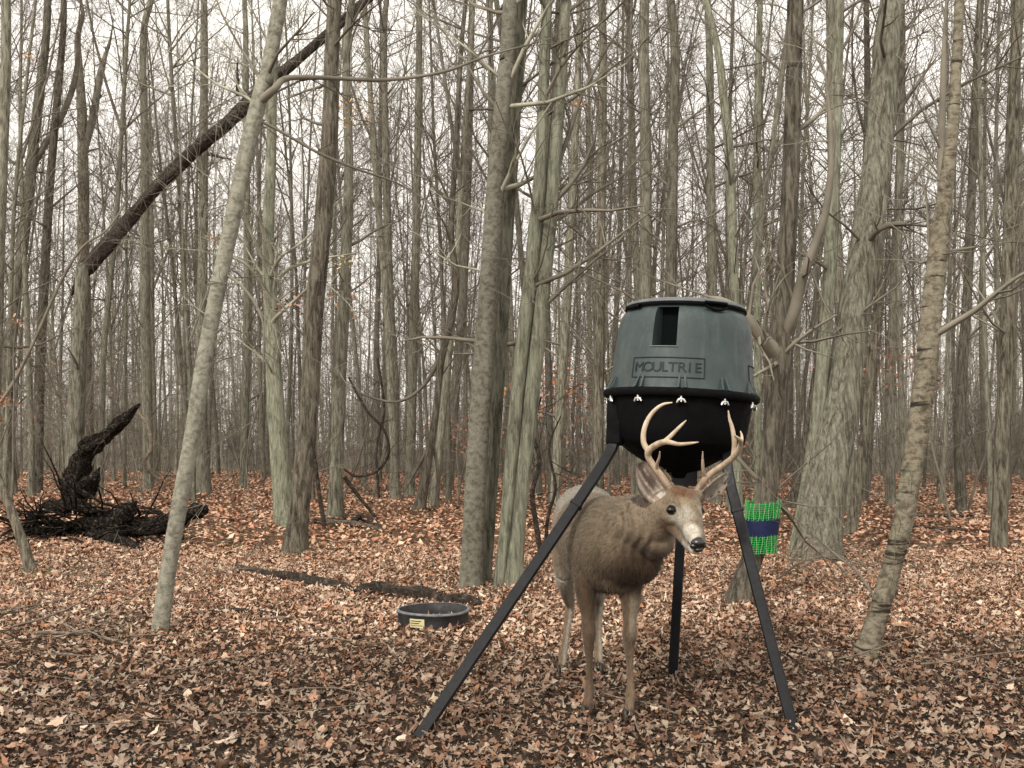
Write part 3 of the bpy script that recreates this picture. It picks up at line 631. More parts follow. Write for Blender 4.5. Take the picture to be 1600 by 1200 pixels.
while k < 150 and tries < 9000:
    tries += 1; u = random.random(); d = (13**1.7+u*(46**1.7-13**1.7))**(1/1.7); x = random.uniform(-1, 1)*(d*.57+1)
    px = HX+x/d*F
    if d < 19 and 420 < px < 1230: continue
    if not free(x, d, .5): continue
    put('sapling', random.choice(brush), x, d, random.uniform(.7, 1.2), 'twiggy leafless sapling growing among trunks '+sector(x, d), 'leafless saplings '+sector(x, d), 'sapling'); k += 1
# beyond 46 m the wood reads as one mass
def far_tree(bd, x, y, big):
    z = float(ground(x, y)); H = random.uniform(12, 22); r = random.choice([random.uniform(.03, .07), random.uniform(.05, .11)])
    pts = [Vector((x, y, z-.2))]; dx, dy = random.gauss(0, .03), random.gauss(0, .03)
    for i in range(1, 6): dx += random.gauss(0, .02); pts.append(pts[-1]+Vector((dx*H/5, dy*H/5, H/5)))
    bd.tube(pts, [r*(1-.15*i) for i in range(6)], 5)
    for i in range(22 if big else 14):
        t = random.uniform(.12, .98)*5; k_ = min(4, int(t)); p = pts[k_].lerp(pts[k_+1], t-k_)
        dr = rvec()+Vector((0, 0, .9)); L = random.uniform(1.2, 3.4); q_ = p+dr.normalized()*L
        bd.tube([p, p.lerp(q_, .5)+rvec()*.15, q_], [.022, .015, .008], 3)
        for j in range(5):
            a_ = p.lerp(q_, random.uniform(.3, 1)); e_ = a_+(dr.normalized()+rvec()*.9)*random.uniform(.4, 1.3)
            bd.tube([a_, e_], [.010, .005], 3)
def far_brush(bd, x, y):
    z = float(ground(x, y))
    for s in range(7):
        p = Vector((x+random.gauss(0, .5), y+random.gauss(0, .5), z-.1)); q_ = p+Vector((random.gauss(0, .6), random.gauss(0, .4), random.uniform(1.5, 5)))
        bd.tube([p, p.lerp(q_, .5)+rvec()*.2, q_], [.025, .018, .007], 3)
        for j in range(5):
            a_ = p.lerp(q_, random.uniform(.2, 1)); bd.tube([a_, a_+(rvec()+Vector((0, 0, .5)))*random.uniform(.3, 1.2)], [.010, .004], 3)
bd = B(); random.seed(5)
for i in range(1050):
    u = random.random(); d = (46**1.7+u*(150**1.7-46**1.7))**(1/1.7); far_tree(bd, random.uniform(-1, 1)*(d*.58), d, d < 70)
for i in range(900):
    u = random.random(); d = (40**1.7+u*(120**1.7-40**1.7))**(1/1.7); far_brush(bd, random.uniform(-1, 1)*(d*.58), d)
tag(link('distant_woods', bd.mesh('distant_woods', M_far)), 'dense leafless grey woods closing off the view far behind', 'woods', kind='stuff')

# last dry leaves still hanging in the trees
def hanging(px, py, d, n_, sp, root, col):
    c = P(px, py, d); pos = np.array(c)+RNG.normal(size=(n_, 3))*np.array([sp, sp*.7, sp*.5])
    pos -= np.array(root.location)
    cc = np.tile(np.array(col), (n_, 1))*RNG.uniform(.6, 1.2, (n_, 1))
    return leaf_cloud('leaves', pos, RNG.uniform(.022, .04, n_)*d/13, .3, 1.3, True, cc, root)
byl = {o['label']: o for o in bpy.data.objects if o.type == 'EMPTY' and 'label' in o}
def near_root(px, d):   # the tree whose foot stands nearest in picture and depth
    best = min((o for o in bpy.data.objects if o.type == 'EMPTY' and o.get('category') in ('tree', 'sapling')), key=lambda o: abs(HX+o.location.x/o.location.y*F-px)/F*d+abs(o.location.y-d)*.5); return best
for (px, py, d, n_, sp, col) in [(110,606,14,26,.13,(.36,.13,.06)),(136,645,14,26,.12,(.36,.12,.06)),(545,178,13,55,.22,(.5,.3,.14)),(555,150,14,30,.2,(.42,.24,.1)),(523,165,13,22,.12,(.45,.2,.1)),
    (905,160,17,18,.12,(.55,.26,.12)),(1410,556,12,60,.2,(.34,.15,.09)),(1360,590,13,60,.28,(.32,.13,.08)),(850,605,20,70,.5,(.5,.22,.12)),(845,640,22,70,.6,(.5,.2,.1)),(868,560,24,60,.7,(.5,.24,.14)),
    (715,690,24,70,.6,(.45,.17,.1)),(730,600,22,60,.6,(.46,.2,.12)),(750,660,20,40,.4,(.45,.2,.1)),(540,408,13,24,.12,(.5,.38,.2)),(450,485,13,24,.16,(.42,.2,.13)),(330,372,12,16,.08,(.6,.4,.25)),(78,478,14,12,.08,(.5,.25,.15)),
    (905,700,26,60,.8,(.48,.22,.13)),(1178,700,26,40,.6,(.42,.2,.12)),(540,520,20,40,.5,(.42,.22,.14)),(60,620,24,80,1.3,(.36,.18,.11)),(1000,560,28,60,.9,(.46,.24,.14)),(1200,430,24,50,.6,(.4,.22,.13)),(42,90,15,10,.1,(.5,.28,.15)),(790,210,12,8,.05,(.5,.28,.18)),(790,608,10,6,.03,(.62,.5,.26))]:
    hanging(px, py, d, int(n_*(2.4 if d >= 20 else 1.5)), sp, near_root(px, d), (col[0], col[1]*1.12, col[2]*1.2))

def vine(label, rows, d, mat, name='vine', cat='vine', tw=True, r0=1.0):
    rr = [(*P(x, y, d+dd), w_*.5/F*d) for x, y, w_, dd in rows]; cc = resample(rr, 8*len(rr)); o = Vector(cc[0][:3]); bd = B()
    bd.tube([Vector(a[:3]) for a in cc], [max(.003, a[3]) for a in cc], 7)
    if tw:
        for i in range(len(rows)*2): k = random.randint(1, len(cc)-2); spray(bd, Vector(cc[k][:3]), rvec(), random.uniform(.3, .9), .006, 1, 3, .2, 0, .003)
    tag(link(name, bd.mesh(name, mat, o), None, o), label, cat)
vine('dark looping vine hanging right of the grey striped tree', [(545,590,3,0),(572,640,4,0),(600,672,4,.1),(607,708,5,.2),(588,736,5,.2),(556,744,4,.1),(534,730,3,0)], 17, M_dkdead)
vine('dark sloping stick leaning against the grey striped tree', [(538,745,7,0),(560,775,6,0),(590,812,5,0)], 15, M_dkdead, 'leaning_stick', 'branch')
vine('pale arched vine bending over beside the reaching snag arm', [(214,640,5,0),(232,668,6,0),(236,700,6,0),(226,725,6,0),(250,752,5,.1)], 17, M_stick)
vine('thin black vine running down left of the crooked dark tree', [(590,560,4,0),(600,640,4,0),(588,700,4,0),(592,778,4,0)], 18, M_dkdead)
vine('twisted reddish brown shrub stem left of the deer rump', [(846,868,9,0),(838,820,9,0),(832,770,8,0),(843,720,7,0),(832,670,5,0),(846,620,3,0)], 9.4, M_dkdead, 'shrub_stem', 'shrub')
vine('second thinner shrub stem crossing behind the reddish brown one', [(852,866,7,.2),(856,810,6,.2),(868,760,5,.2),(858,700,4,.2),(876,650,2,.2)], 9.6, M_dkdead, 'shrub_stem', 'shrub')
vine('pale hooked root stick at the foot of the massive oak', [(1228,892,5,0),(1245,860,6,0),(1262,838,5,0),(1270,868,5,-.2),(1250,892,4,-.3)], 8.9, M_stick, 'root_stick', 'branch')
vine('long thin bramble arching over leaves right of the wrapped tree', [(1215,905,3,0),(1250,880,4,0),(1290,870,4,0),(1330,905,4,0),(1365,948,4,0)], 7.6, M_stick, 'bramble', 'bramble')
bd_ = []
for (px, py, n_, sx) in ((400, 850, 130, .9), (1292, 868, 90, .35), (462, 872, 40, .3), (900, 872, 50, .6), (40, 900, 30, .4)):
    g = G(px, py)
    for i in range(n_): x_, y_ = g.x+random.gauss(0, sx), g.y+random.gauss(0, sx*.8); bd_.append((x_, y_, float(ground(x_, y_))+random.uniform(.02, .09)))
tag(leaf_cloud('green_sprouts', np.array(bd_), RNG.uniform(.014, .03, len(bd_)), .3, .7, True, np.tile([.10, .13, .045], (len(bd_), 1))*RNG.uniform(.6, 1.3, (len(bd_), 1))), 'small green sprouts pushing up through the leaf litter', 'ground plants', kind='stuff')

# ---------------------------------------------------------------- simple plastics and metals
def plain(name, col, rough, spec=.5, metal=0, nsc=0, var=.25):
    m, n, b = newmat(name, rough, spec); b.inputs['Metallic'].default_value = metal
    if nsc:
        f = noise_n(n, mapping(n, (1, 1, 1)), nsc, 5, .6)
        n.links.new(ramp(n, f, [(.3, tuple(c*(1-var) for c in col)), (.7, tuple(c*(1+var) for c in col))]), b.inputs['Base Color'])
        r_ = ramp(n, noise_n(n, mapping(n, (1, 1, 1)), nsc*3, 4), [(.3, (rough*.8,)*3), (.7, (min(1, rough*1.25),)*3)]); n.links.new(r_, b.inputs['Roughness'])
        bump(n, b, f, .15, .004)
    else: b.inputs['Base Color'].default_value = (*col, 1)
    return m
M_green = plain('green_barrel_plastic', (.030, .045, .047), .5, .4, 0, 5, .28)
_n = M_green.node_tree; _b = _n.nodes['Principled BSDF']; _src = _b.inputs['Base Color'].links[0].from_socket
_st = ramp(_n, noise_n(_n, mapping(_n, (1, 1, .12)), 24, 5, .7), [(.5, (0, 0, 0)), (.72, (.55, .55, .55))])
_sp = ramp(_n, noise_n(_n, mapping(_n, (1, 1, 1)), 70, 4, .7), [(.62, (0, 0, 0)), (.72, (.6, .6, .6))])
_n.links.new(mixc(_n, _sp, mixc(_n, _st, _src, (.075, .085, .078)), (.11, .10, .085)), _b.inputs['Base Color'])
M_black = plain('black_plastic', (.003, .003, .0035), .75, .07, 0, 9, .3)
M_leg = plain('black_painted_steel', (.006, .007, .009), .5, .25, 0, 18, .4)
M_zinc = plain('zinc_wing_nut', (.7, .7, .68), .3, .5, .8)
M_dark = plain('window_dark_plastic', (.003, .005, .005), .9, .05)
M_lid = plain('lid_grey_plastic', (.10, .11, .115), .5, .4, 0, 12, .25)

# ---------------------------------------------------------------- feeder
FX, FD = (1064-HX)/F*4.55, 4.55
fr = empty('deer_feeder', (FX, FD, 0), 'green and black barrel game feeder on three bent black legs above the buck', 'feeder')
TILT = Matrix.Translation((FX, FD, 1.43-.0235)) @ Matrix.Rotation(math.radians(3.2), 4, 'Y') @ Matrix.Translation((-FX, -FD, -1.43))
FI = np.array(TILT)
def fpt(th, r_, z):   # feeder cylinder coordinates, theta 0 faces the camera, positive to the right
    p = np.array([FX+r_*np.sin(th), FD-r_*np.cos(th), z, 1.0]); return (FI@p)[:3]-np.array([FX, FD, 0])
def lathe(name, prof, mat, n_=72, skip=None, thetas=None):
    th = np.linspace(-PI, PI, n_+1)[:-1] if thetas is None else np.array(thetas); n_ = len(th)
    V = [fpt(t_, r_, z) for (r_, z) in prof for t_ in th]; Fq = []
    for i in range(len(prof)-1):
        for j in range(n_):
            if skip and skip(i, j): continue
            j2 = (j+1) % n_; Fq.append((i*n_+j, i*n_+j2, (i+1)*n_+j2, (i+1)*n_+j))
    return link(name, mesh_np(name, V, np.array(Fq), mat), fr)
# barrel, with the level window cut out
th = sorted(set(list(np.round(np.linspace(-PI, PI, 73)[:-1], 4)) + [-.62, -.27])); th = [t_ for t_ in th if not (-.62 < t_ < -.27 and False)]
def zpx(y): return CAMZ+(HY-y)/F*4.22
WT, WB = 1.775, 1.62
prof = [(.338, 1.428), (.334, 1.45), (.331, 1.50), (.326, 1.56), (.321, WB), (.317, 1.66), (.313, 1.70), (.307, 1.74), (.300, WT-.008), (.292, WT+.008), (.278, 1.798), (.262, 1.812), (.250, 1.818)]
iB, iT = 4, 10
def skipw(i, j): return iB <= i < iT and -.6201 < th[j] < -.2701
lathe('barrel', prof, M_green, thetas=th, skip=skipw)
tw = [t_ for t_ in th if -.6201 <= t_ <= -.2699]
V, Fq = [], []
for (r_, z) in prof[iB:iT+1]:
    for t_ in tw: V.append(fpt(t_*.97-.012, .235, z))
nw = len(tw)
for i in range(iT-iB):
    for j in range(nw-1): Fq.append((i*nw+j, i*nw+j+1, (i+1)*nw+j+1, (i+1)*nw+j))
link('level_window', mesh_np('level_window', V, np.array(Fq), M_dark), fr)
V, Fq = [], []
edge = [(t_, iB) for t_ in tw]+[(tw[-1], i) for i in range(iB+1, iT+1)]+[(t_, iT) for t_ in tw[::-1][1:]]+[(tw[0], i) for i in range(iT-1, iB, -1)]
for (t_, i) in edge: V += [fpt(t_, prof[i][0]+.001, prof[i][1]), fpt(t_*.97-.012, .235, prof[i][1])]
for k_ in range(len(edge)): a_, b_ = 2*k_, 2*((k_+1) % len(edge)); Fq.append((a_, b_, b_+1, a_+1))
link('window_recess', mesh_np('window_recess', V, np.array(Fq), M_green, False), fr)
bd = B()
for i in range(nw-1):
    pass
bd.tube([Vector(fpt(t_, .323, WB-.004)) for t_ in np.linspace(-.64, -.25, 7)], [.0035]*7, 6)
link('window_sill', bd.mesh('window_sill', M_lid), fr)
lathe('flange', [(.325, 1.437), (.362, 1.428), (.366, 1.418), (.364, 1.400), (.352, 1.392), (.325, 1.398)], M_black)
lathe('hopper', [(.335, 1.40), (.330, 1.36), (.318, 1.27), (.305, 1.20), (.292, 1.185), (.22, 1.135), (.12, 1.075), (.075, 1.055), (.07, 1.03), (.0, 1.03)], M_black)
lathe('lid', [(.262, 1.806), (.276, 1.812), (.280, 1.826), (.276, 1.838), (.25, 1.846), (.12, 1.858), (0, 1.86)], M_lid)
lathe('lid_band', [(.279, 1.808), (.284, 1.812), (.284, 1.822), (.279, 1.827)], M_black)
# latch loop and tab on the lid
bd = B()
for (t0, t1) in ((.12, .50),):
    arc = [Vector(fpt(t_, .298, 1.805-.016*math.sin((t_-t0)/(t1-t0)*PI))) for t_ in np.linspace(t0, t1, 12)]; bd.tube(arc, [.006]*12, 6)
    arc = [Vector(fpt(t_, .290, 1.822)) for t_ in np.linspace(t0, t1, 12)]; bd.tube(arc, [.008]*12, 6)
link('lid_latch', bd.mesh('lid_latch', M_black), fr)
bd = B(); bd.tube([Vector(fpt(t_, .292, 1.808)) for t_ in np.linspace(-1.35, -.95, 6)], [.010]*6, 6); link('lid_latch', bd.mesh('lid_latch', M_black), fr)
# pairs of ribs and wing nuts round the flange
nut = None
for k_, thn in enumerate(np.arange(-PI+.12, PI, PI/5.5)):
    thn = float(thn)
    for s_ in (-.045, .045):
        bd = B(); a_, b_, c_ = fpt(thn+s_, .334, 1.432), fpt(thn+s_, .362, 1.434), fpt(thn+s_*.75, .331, 1.492); off = (fpt(thn+s_+.012, .334, 1.432)-a_)
        bd.raw([a_-off, b_-off, c_-off, a_+off, b_+off, c_+off], [(0,1,2),(5,4,3),(0,3,4,1),(1,4,5,2),(2,5,3,0)])
        link('flange_rib', bd.mesh('flange_rib', M_green, smooth=False), fr)
    bd = B(); c_ = Vector(fpt(thn, .352, 1.388)); out_ = Vector(fpt(thn, 1.352, 1.388))-c_; sd = Vector((-out_.y, out_.x, 0)).normalized()
    bd.tube([c_+Vector((0, 0, .012)), c_-Vector((0, 0, .018))], [.005, .005], 6)
    for s_ in (-1, 1): bd.tube([c_-Vector((0, 0, .004)), c_+sd*s_*.011-Vector((0, 0, .008)), c_+sd*s_*.019-Vector((0, 0, .021))], [.006, .007, .004], 6)
    link('wing_nut', bd.mesh('wing_nut', M_zinc), fr)
M_emb = plain('emboss_shade_green', (.009, .016, .015), .6, .3)  # barrel's own green, darkened to paint in the edge shade of the relief
# raised plate with the maker's lettering
def curved_bar(bd, t0, z0, t1, z1, w_, r_=.0035, n_=14):
    def rz(z): return np.interp(z, [p[1] for p in prof], [p[0] for p in prof])+.001
    bd.tube([Vector(fpt(t0+(t1-t0)*k/n_, rz(z0+(z1-z0)*k/n_), z0+(z1-z0)*k/n_)) for k in range(n_+1)], [w_]*(n_+1), 5)
bd = B(); a0, a1, z0, z1 = -.90, .125, 1.478, 1.566
for (p0, p1) in (((a0, z0), (a1, z0)), ((a0, z1), (a1, z1)), ((a0, z0), (a0, z1)), ((a1, z0), (a1, z1))): curved_bar(bd, *p0, *p1, .0028)
link('name_plate_border', bd.mesh('name_plate_border', M_emb), fr)
bd = B(); curved_bar(bd, .98, 1.46, .95, 1.56, .003); curved_bar(bd, .95, 1.56, 1.4, 1.56, .003); link('name_plate_border', bd.mesh('name_plate_border', M_emb), fr)
def solid_text(txt, size, ext):
    cu = bpy.data.curves.new('lettering', 'FONT'); cu.body = txt; cu.size = size; cu.extrude = ext; cu.align_x = 'CENTER'; cu.align_y = 'CENTER'
    o = bpy.data.objects.new('lettering', cu); COL.objects.link(o); dg = bpy.context.evaluated_depsgraph_get()
    me = bpy.data.meshes.new_from_object(o.evaluated_get(dg)); bpy.data.objects.remove(o); bpy.data.curves.remove(cu); return me
for k_, ch in enumerate('MOULTRIE'):
    me = solid_text(ch, .062, .0025); tc_ = a0+.115+(a1-a0-.20)*[0, .165, .315, .445, .57, .715, .835, .97][k_]/.97
    for v_ in me.vertices:
        x, y, z = v_.co; zz = (z0+z1)/2+y; rr = np.interp(zz, [p[1] for p in prof], [p[0] for p in prof])
        v_.co = fpt(tc_+x*1.12/rr, rr+z+.001, zz)
    me.materials.append(M_emb); link('letter', me, fr)
# spinner housing under the funnel
bd = B(); bd.box((0, 0, 1.005), (.13, .13, .07)); bd.box((0, 0, .955), (.045, .045, .06)); link('motor_box', bd.mesh('motor_box', M_leg, smooth=False), fr)
bd = B()
bd.tube([Vector((0, 0, .925)), Vector((0, 0, .93))], [.09, .09], 20); bd.raw([(.09*math.cos(i*PI/10), .09*math.sin(i*PI/10), .928) for i in range(20)]+[(0, 0, .928)], [(i, (i+1) % 20, 20) for i in range(20)])
link('spinner_plate', bd.mesh('spinner_plate', M_leg), fr)
def square_tube(bd, pts, hw):
    pts = [Vector(p) for p in pts]; rings = []
    for i, p in enumerate(pts):
        t_ = (pts[min(i+1, len(pts)-1)]-pts[max(i-1, 0)]).normalized(); u_ = t_.cross(Vector((.25, 1, 0))).normalized(); v_ = t_.cross(u_)
        rings += [tuple(p+u_*a*hw+v_*b_*hw) for a, b_ in ((-1, -.75), (-.75, -1), (.75, -1), (1, -.75), (1, .75), (.75, 1), (-.75, 1), (-1, .75))]
    fs = [(i*8+j, i*8+(j+1) % 8, (i+1)*8+(j+1) % 8, (i+1)*8+j) for i in range(len(pts)-1) for j in range(8)]
    k = (len(pts)-1)*8
    fs += [(0, 1, 2, 3), (0, 3, 4, 7), (4, 5, 6, 7), (k, k+3, k+2, k+1), (k, k+7, k+4, k+3), (k+4, k+7, k+6, k+5)]
    bd.raw(rings, fs)
def leg(rows, sock):
    pr = [P(*q_) for q_ in rows]; pr[-1].z = float(ground(pr[-1].x, pr[-1].y))-.01
    cc = resample([tuple(p) for p in pr[:4]], 14); pts = [Vector(a) for a in cc]+pr[4:]
    o = Vector(fr.location); bd = B(); square_tube(bd, [p-o for p in pts], .024)
    lo = link('leg', bd.mesh('leg', M_leg, smooth=False), fr)
    a_, b_ = pr[3], pr[-1]; j = a_.lerp(b_, .10)
    bd = B(); square_tube(bd, [j-o, j.lerp(b_, .012)-o], .0285); link('leg_joint', bd.mesh('leg_joint', M_leg, smooth=False), lo)
    bd = B(); s_ = [P(*q_)-o for q_ in sock]; square_tube(bd, s_, .036); link('leg_socket', bd.mesh('leg_socket', M_black, smooth=False), fr)
leg([(960,640,4.50),(959,690,4.46),(948,715,4.43),(926,750,4.38),(654,1140,3.95)], [(962,622,4.5),(960,694,4.46)])
leg([(1145,640,4.45),(1140,690,4.42),(1136,720,4.38),(1142,760,4.33),(1240,1128,4.05)], [(1150,628,4.45),(1141,694,4.42)])
leg([(1075,640,4.90),(1073,690,4.90),(1070,720,4.88),(1068,760,4.88),(1051,1052,5.0)], [(1076,628,4.88),(1074,694,4.90)])

# ---------------------------------------------------------------- rubber pan
pg = G(677, 978); pr_ = empty('rubber_pan', pg, 'low round black rubber pan lying on the leaves left of the feeder', 'feed pan')
M_rub = plain('black_rubber', (.026, .026, .028), .65, .25, 0, 14, .5)
R0 = 55/F*pg.y; n_ = 56; prof_ = [(R0*.97, -.03), (R0, .04), (R0*1.01, .092), (R0*1.035, .098), (R0*1.035, .112), (R0*1.0, .116), (R0*.965, .112), (R0*.95, .05), (R0*.93, .012), (0.001, .010)]
V = [(a*math.cos(2*PI*j/n_), a*math.sin(2*PI*j/n_), z+.003*math.sin(4*PI*j/n_)) for a, z in prof_ for j in range(n_)]
Fq = [(i*n_+j, i*n_+(j+1) % n_, (i+1)*n_+(j+1) % n_, (i+1)*n_+j) for i in range(len(prof_)-1) for j in range(n_)]
link('tub', mesh_np('tub', V, np.array(Fq), M_rub), pr_)
V = [(a*math.cos(2*PI*j/n_), a*math.sin(2*PI*j/n_), z+.003*math.sin(4*PI*j/n_)) for a, z in ((R0*1.037, .104), (R0*1.038, .113), (R0*1.01, .1175), (R0*.97, .116)) for j in range(n_)]
link('worn_rim', mesh_np('worn_rim', V, np.array([(i*n_+j, i*n_+(j+1) % n_, (i+1)*n_+(j+1) % n_, (i+1)*n_+j) for i in range(3) for j in range(n_)]), plain('scuffed_rubber', (.13, .135, .14), .7, .3, 0, 30, .4)), pr_)
def patch(name, a0_, a1_, z0_, z1_, off, mat):
    V = []; Fq = []
    for i in range(9):
        a_ = a0_+(a1_-a0_)*i/8
        for z in (z0_, z1_): r_ = R0*(1+.1*(z-.04)/.5)+off; V.append((r_*math.sin(a_), -r_*math.cos(a_), z))
    for i in range(8): Fq.append((2*i, 2*i+2, 2*i+3, 2*i+1))
    return mesh_np(name, V, np.array(Fq), mat)
lb = link('sticker', patch('sticker', -.60, -.16, .028, .084, .004, plain('yellow_sticker', (.5, .46, .26), .5, .4)), pr_)
for k_ in range(3): link('sticker_print', patch('sticker_print', -.57, [-.22, -.3, -.25][k_], .040+.014*k_, .045+.014*k_, .0055, M_dark if k_ else plain('sticker_ink', (.2, .17, .08), .6)), lb)

# ---------------------------------------------------------------- woven wrap on the forked tree
tr_ = byl['forked tree wearing the green and navy wrap, with a dark side limb']
dW = tr_.location.y-.02
top_, bot_ = P(1192, 785, dW), P(1186, 862, dW); ax = (top_-bot_); W = empty('tree_wrap', bot_, 'bright green and navy woven mesh wrapped round the forked tree trunk', 'fabric wrap')
M_g = plain('green_webbing', (.02, .26, .05), .8, .15); M_g2 = plain('pale_green_webbing', (.20, .36, .21), .6, .3); M_n = plain('navy_webbing', (.004, .008, .045), .7, .3, 0, 40, .5)
Rw = 26/F*dW; lean_ = Vector((math.cos(.06), 0, 0))
def wp(th_, t_, r_): c_ = ax*t_; rr_ = r_*(1+.03*math.sin(3*th_+5*t_)); return Vector((c_.x+rr_*math.sin(th_), c_.y-rr_*math.cos(th_), c_.z+.006*math.sin(2*th_)))
for (nm, mt, ofs, k0) in (('green_strands', M_g, .0, 0), ('pale_strands', M_g2, .003, 1)):
    bd = B()
    for i in range(44):
        if i % 2 != k0 : continue
        a_ = 2*PI*i/44
        for (t0, t1) in ((-.03*random.random(), .36), (.64, 1.0+.06*random.random())): bd.tube([wp(a_+.035*math.sin(j*.8+i*2.3), t0+(t1-t0)*j/6, Rw+ofs+.003*(j % 2)) for j in range(7)], [.0036 if k0 == 0 else .0026]*7, 4)
    if k0 == 0:
        for t_ in list(np.arange(0, .36, .045))+list(np.arange(.66, 1.01, .045)): bd.tube([wp(2*PI*j/40, t_, Rw+.001+.003*((j+int(t_*22)) % 2)) for j in range(41)], [.0038]*41, 4)
    link(nm, bd.mesh(nm, mt), W)['kind'] = 'stuff'
V = [tuple(wp(2*PI*j/44, t_, Rw+(.008 if (i+j) % 2 else .003))) for i, t_ in enumerate(np.linspace(.34, .68, 14)) for j in range(44)]
link('navy_band', mesh_np('navy_band', V, np.array([(i*44+j, i*44+(j+1) % 44, (i+1)*44+(j+1) % 44, (i+1)*44+j) for i in range(13) for j in range(44)]), M_n), W)

# ---------------------------------------------------------------- the buck
def prim_chain(bd, rows, sides=20, n_=None, caps=True):
    """rows: px py d rv rw (radius vertical-ish, radius sideways)"""
    rr = []
    for q_ in rows:
        p = P(*q_[:3]); rr.append((p.x, p.y, p.z, q_[3], q_[4] if len(q_) > 4 else q_[3]))
    c = resample(rr, n_ or 7*len(rr)); c[:, 3:] = np.maximum(c[:, 3:], .003)
    tn = np.gradient(c[:, :3], axis=0); tn /= np.linalg.norm(tn, axis=1, keepdims=True)
    out = []
    for e_, sgn in ((0, -1), (-1, 1)):
        L = []
        for a_ in (.35, .65, .87, .97): L.append(np.concatenate([c[e_, :3]+sgn*tn[e_]*min(c[e_, 3], c[e_, 4])*a_, c[e_, 3:]*math.sqrt(1-a_*a_)]))
        out.append(L)
    c2 = np.vstack([np.array(out[0][::-1]), c, np.array(out[1])]); tt = np.vstack([np.tile(tn[0], (4, 1)), tn, np.tile(tn[-1], (4, 1))])
    V = []
    for i in range(len(c2)):
        up_ = np.array([0, 0, 1.]) if abs(tt[i, 2]) < .9 else np.array([0, -1., 0])
        sv = np.cross(tt[i], up_); sv /= np.linalg.norm(sv); uv = np.cross(sv, tt[i])
        for j in range(sides): a_ = 2*PI*j/sides; V.append(c2[i, :3]+sv*math.cos(a_)*c2[i, 4]+uv*math.sin(a_)*c2[i, 3])
    m_ = len(c2); V.append(c2[0, :3]-tt[0]*.0); V.append(c2[-1, :3])
    fs = [(i*sides+j, i*sides+(j+1) % sides, (i+1)*sides+(j+1) % sides, (i+1)*sides+j) for i in range(m_-1) for j in range(sides)]
    fs += [(m_*sides, (j+1) % sides, j) for j in range(sides)]+[(m_*sides+1, (m_-1)*sides+j, (m_-1)*sides+(j+1) % sides) for j in range(sides)]
    bd.raw(V, fs)
def ell(bd, px, py, d, rx, ry, rz, rot=None):
    c_ = np.array(P(px, py, d)); V = []; fs = []; nu, nv = 20, 12
    for i in range(nv+1):
        t_ = PI*i/nv
        for j in range(nu):
            a_ = 2*PI*j/nu; q_ = Vector((rx*math.sin(t_)*math.cos(a_), ry*math.sin(t_)*math.sin(a_), rz*math.cos(t_)))
            if rot: q_ = rot @ q_
            V.append(c_+np.array(q_))
    for i in range(nv):
        for j in range(nu): fs.append((i*nu+j, (i+1)*nu+j, (i+1)*nu+(j+1) % nu, i*nu+(j+1) % nu))
    bd.raw(V, fs)
D0 = Vector((.43, 4.3, 0)); deer = empty('deer', D0, 'antlered whitetail buck standing under the feeder with its head turned right', 'deer')
bd = B()
prim_chain(bd, [(905,800,5.26,.09,.08),(912,808,5.12,.172,.16),(922,820,4.95,.18,.17),(927,834,4.75,.195,.19),(936,845,4.55,.205,.18),(950,852,4.38,.215,.165),(966,858,4.24,.19,.15),(978,868,4.15,.12,.11)], 26)
prim_chain(bd, [(958,820,4.42,.125,.13),(975,832,4.28,.16,.14),(998,824,4.15,.145,.13),(1022,810,4.06,.115,.105),(1042,797,3.99,.085,.085)], 22)
ell(bd, 992, 872, 4.17, .118, .11, .115); ell(bd, 1022, 845, 4.09, .085, .09, .08); ell(bd, 972, 902, 4.24, .10, .10, .07)
ell(bd, 908, 858, 4.42, .06, .12, .16)      # right shoulder
# head
prim_chain(bd, [(1046,786,4.01,.066),(1060,786,3.95,.072),(1071,797,3.925,.070),(1077,812,3.89,.056),(1083,828,3.855,.044),(1088,842,3.83,.037),(1091,850,3.815,.031)], 20)
prim_chain(bd, [(1044,806,4.02,.050),(1056,818,3.96,.045),(1068,836,3.91,.031),(1077,850,3.87,.024),(1085,859,3.845,.019)], 16)
ell(bd, 1052, 806, 3.93, .040, .045, .040); ell(bd, 1056, 775, 3.97, .05, .05, .035); ell(bd, 1082, 775, 3.97, .045, .05, .03)
ell(bd, 1052, 790, 3.905, .026, .02, .014)  # brow
# legs
prim_chain(bd, [(915,862,4.40,.10,.07),(914,900,4.36,.075,.055),(916,935,4.33,.050,.044),(919,965,4.31,.033,.030),(920,990,4.285,.036,.032),(920,1006,4.29,.027,.025),(921,1030,4.305,.018,.0165),(921,1060,4.305,.017,.016),(921,1078,4.30,.026,.023),(919,1092,4.27,.020,.020),(918,1100,4.25,.019,.022)], 16)
prim_chain(bd, [(980,880,4.25,.10,.07),(984,912,4.24,.072,.055),(985,942,4.23,.048,.044),(984,968,4.22,.033,.030),(984,992,4.21,.036,.033),(983,1008,4.22,.026,.025),(984,1035,4.235,.018,.0165),(985,1065,4.235,.017,.016),(985,1084,4.23,.026,.023),(984,1098,4.20,.020,.020),(983,1106,4.18,.019,.022)], 16)
prim_chain(bd, [(889,828,5.08,.15,.08),(884,862,5.02,.125,.07),(882,892,5.02,.082,.055),(885,920,5.12,.050,.038),(890,943,5.22,.037,.028),(888,965,5.20,.027,.023),(885,990,5.14,.021,.019),(882,1010,5.08,.021,.020),(880,1021,5.06,.027,.024),(879,1032,5.03,.021,.022),(878,1036,5.02,.018,.02)], 16)
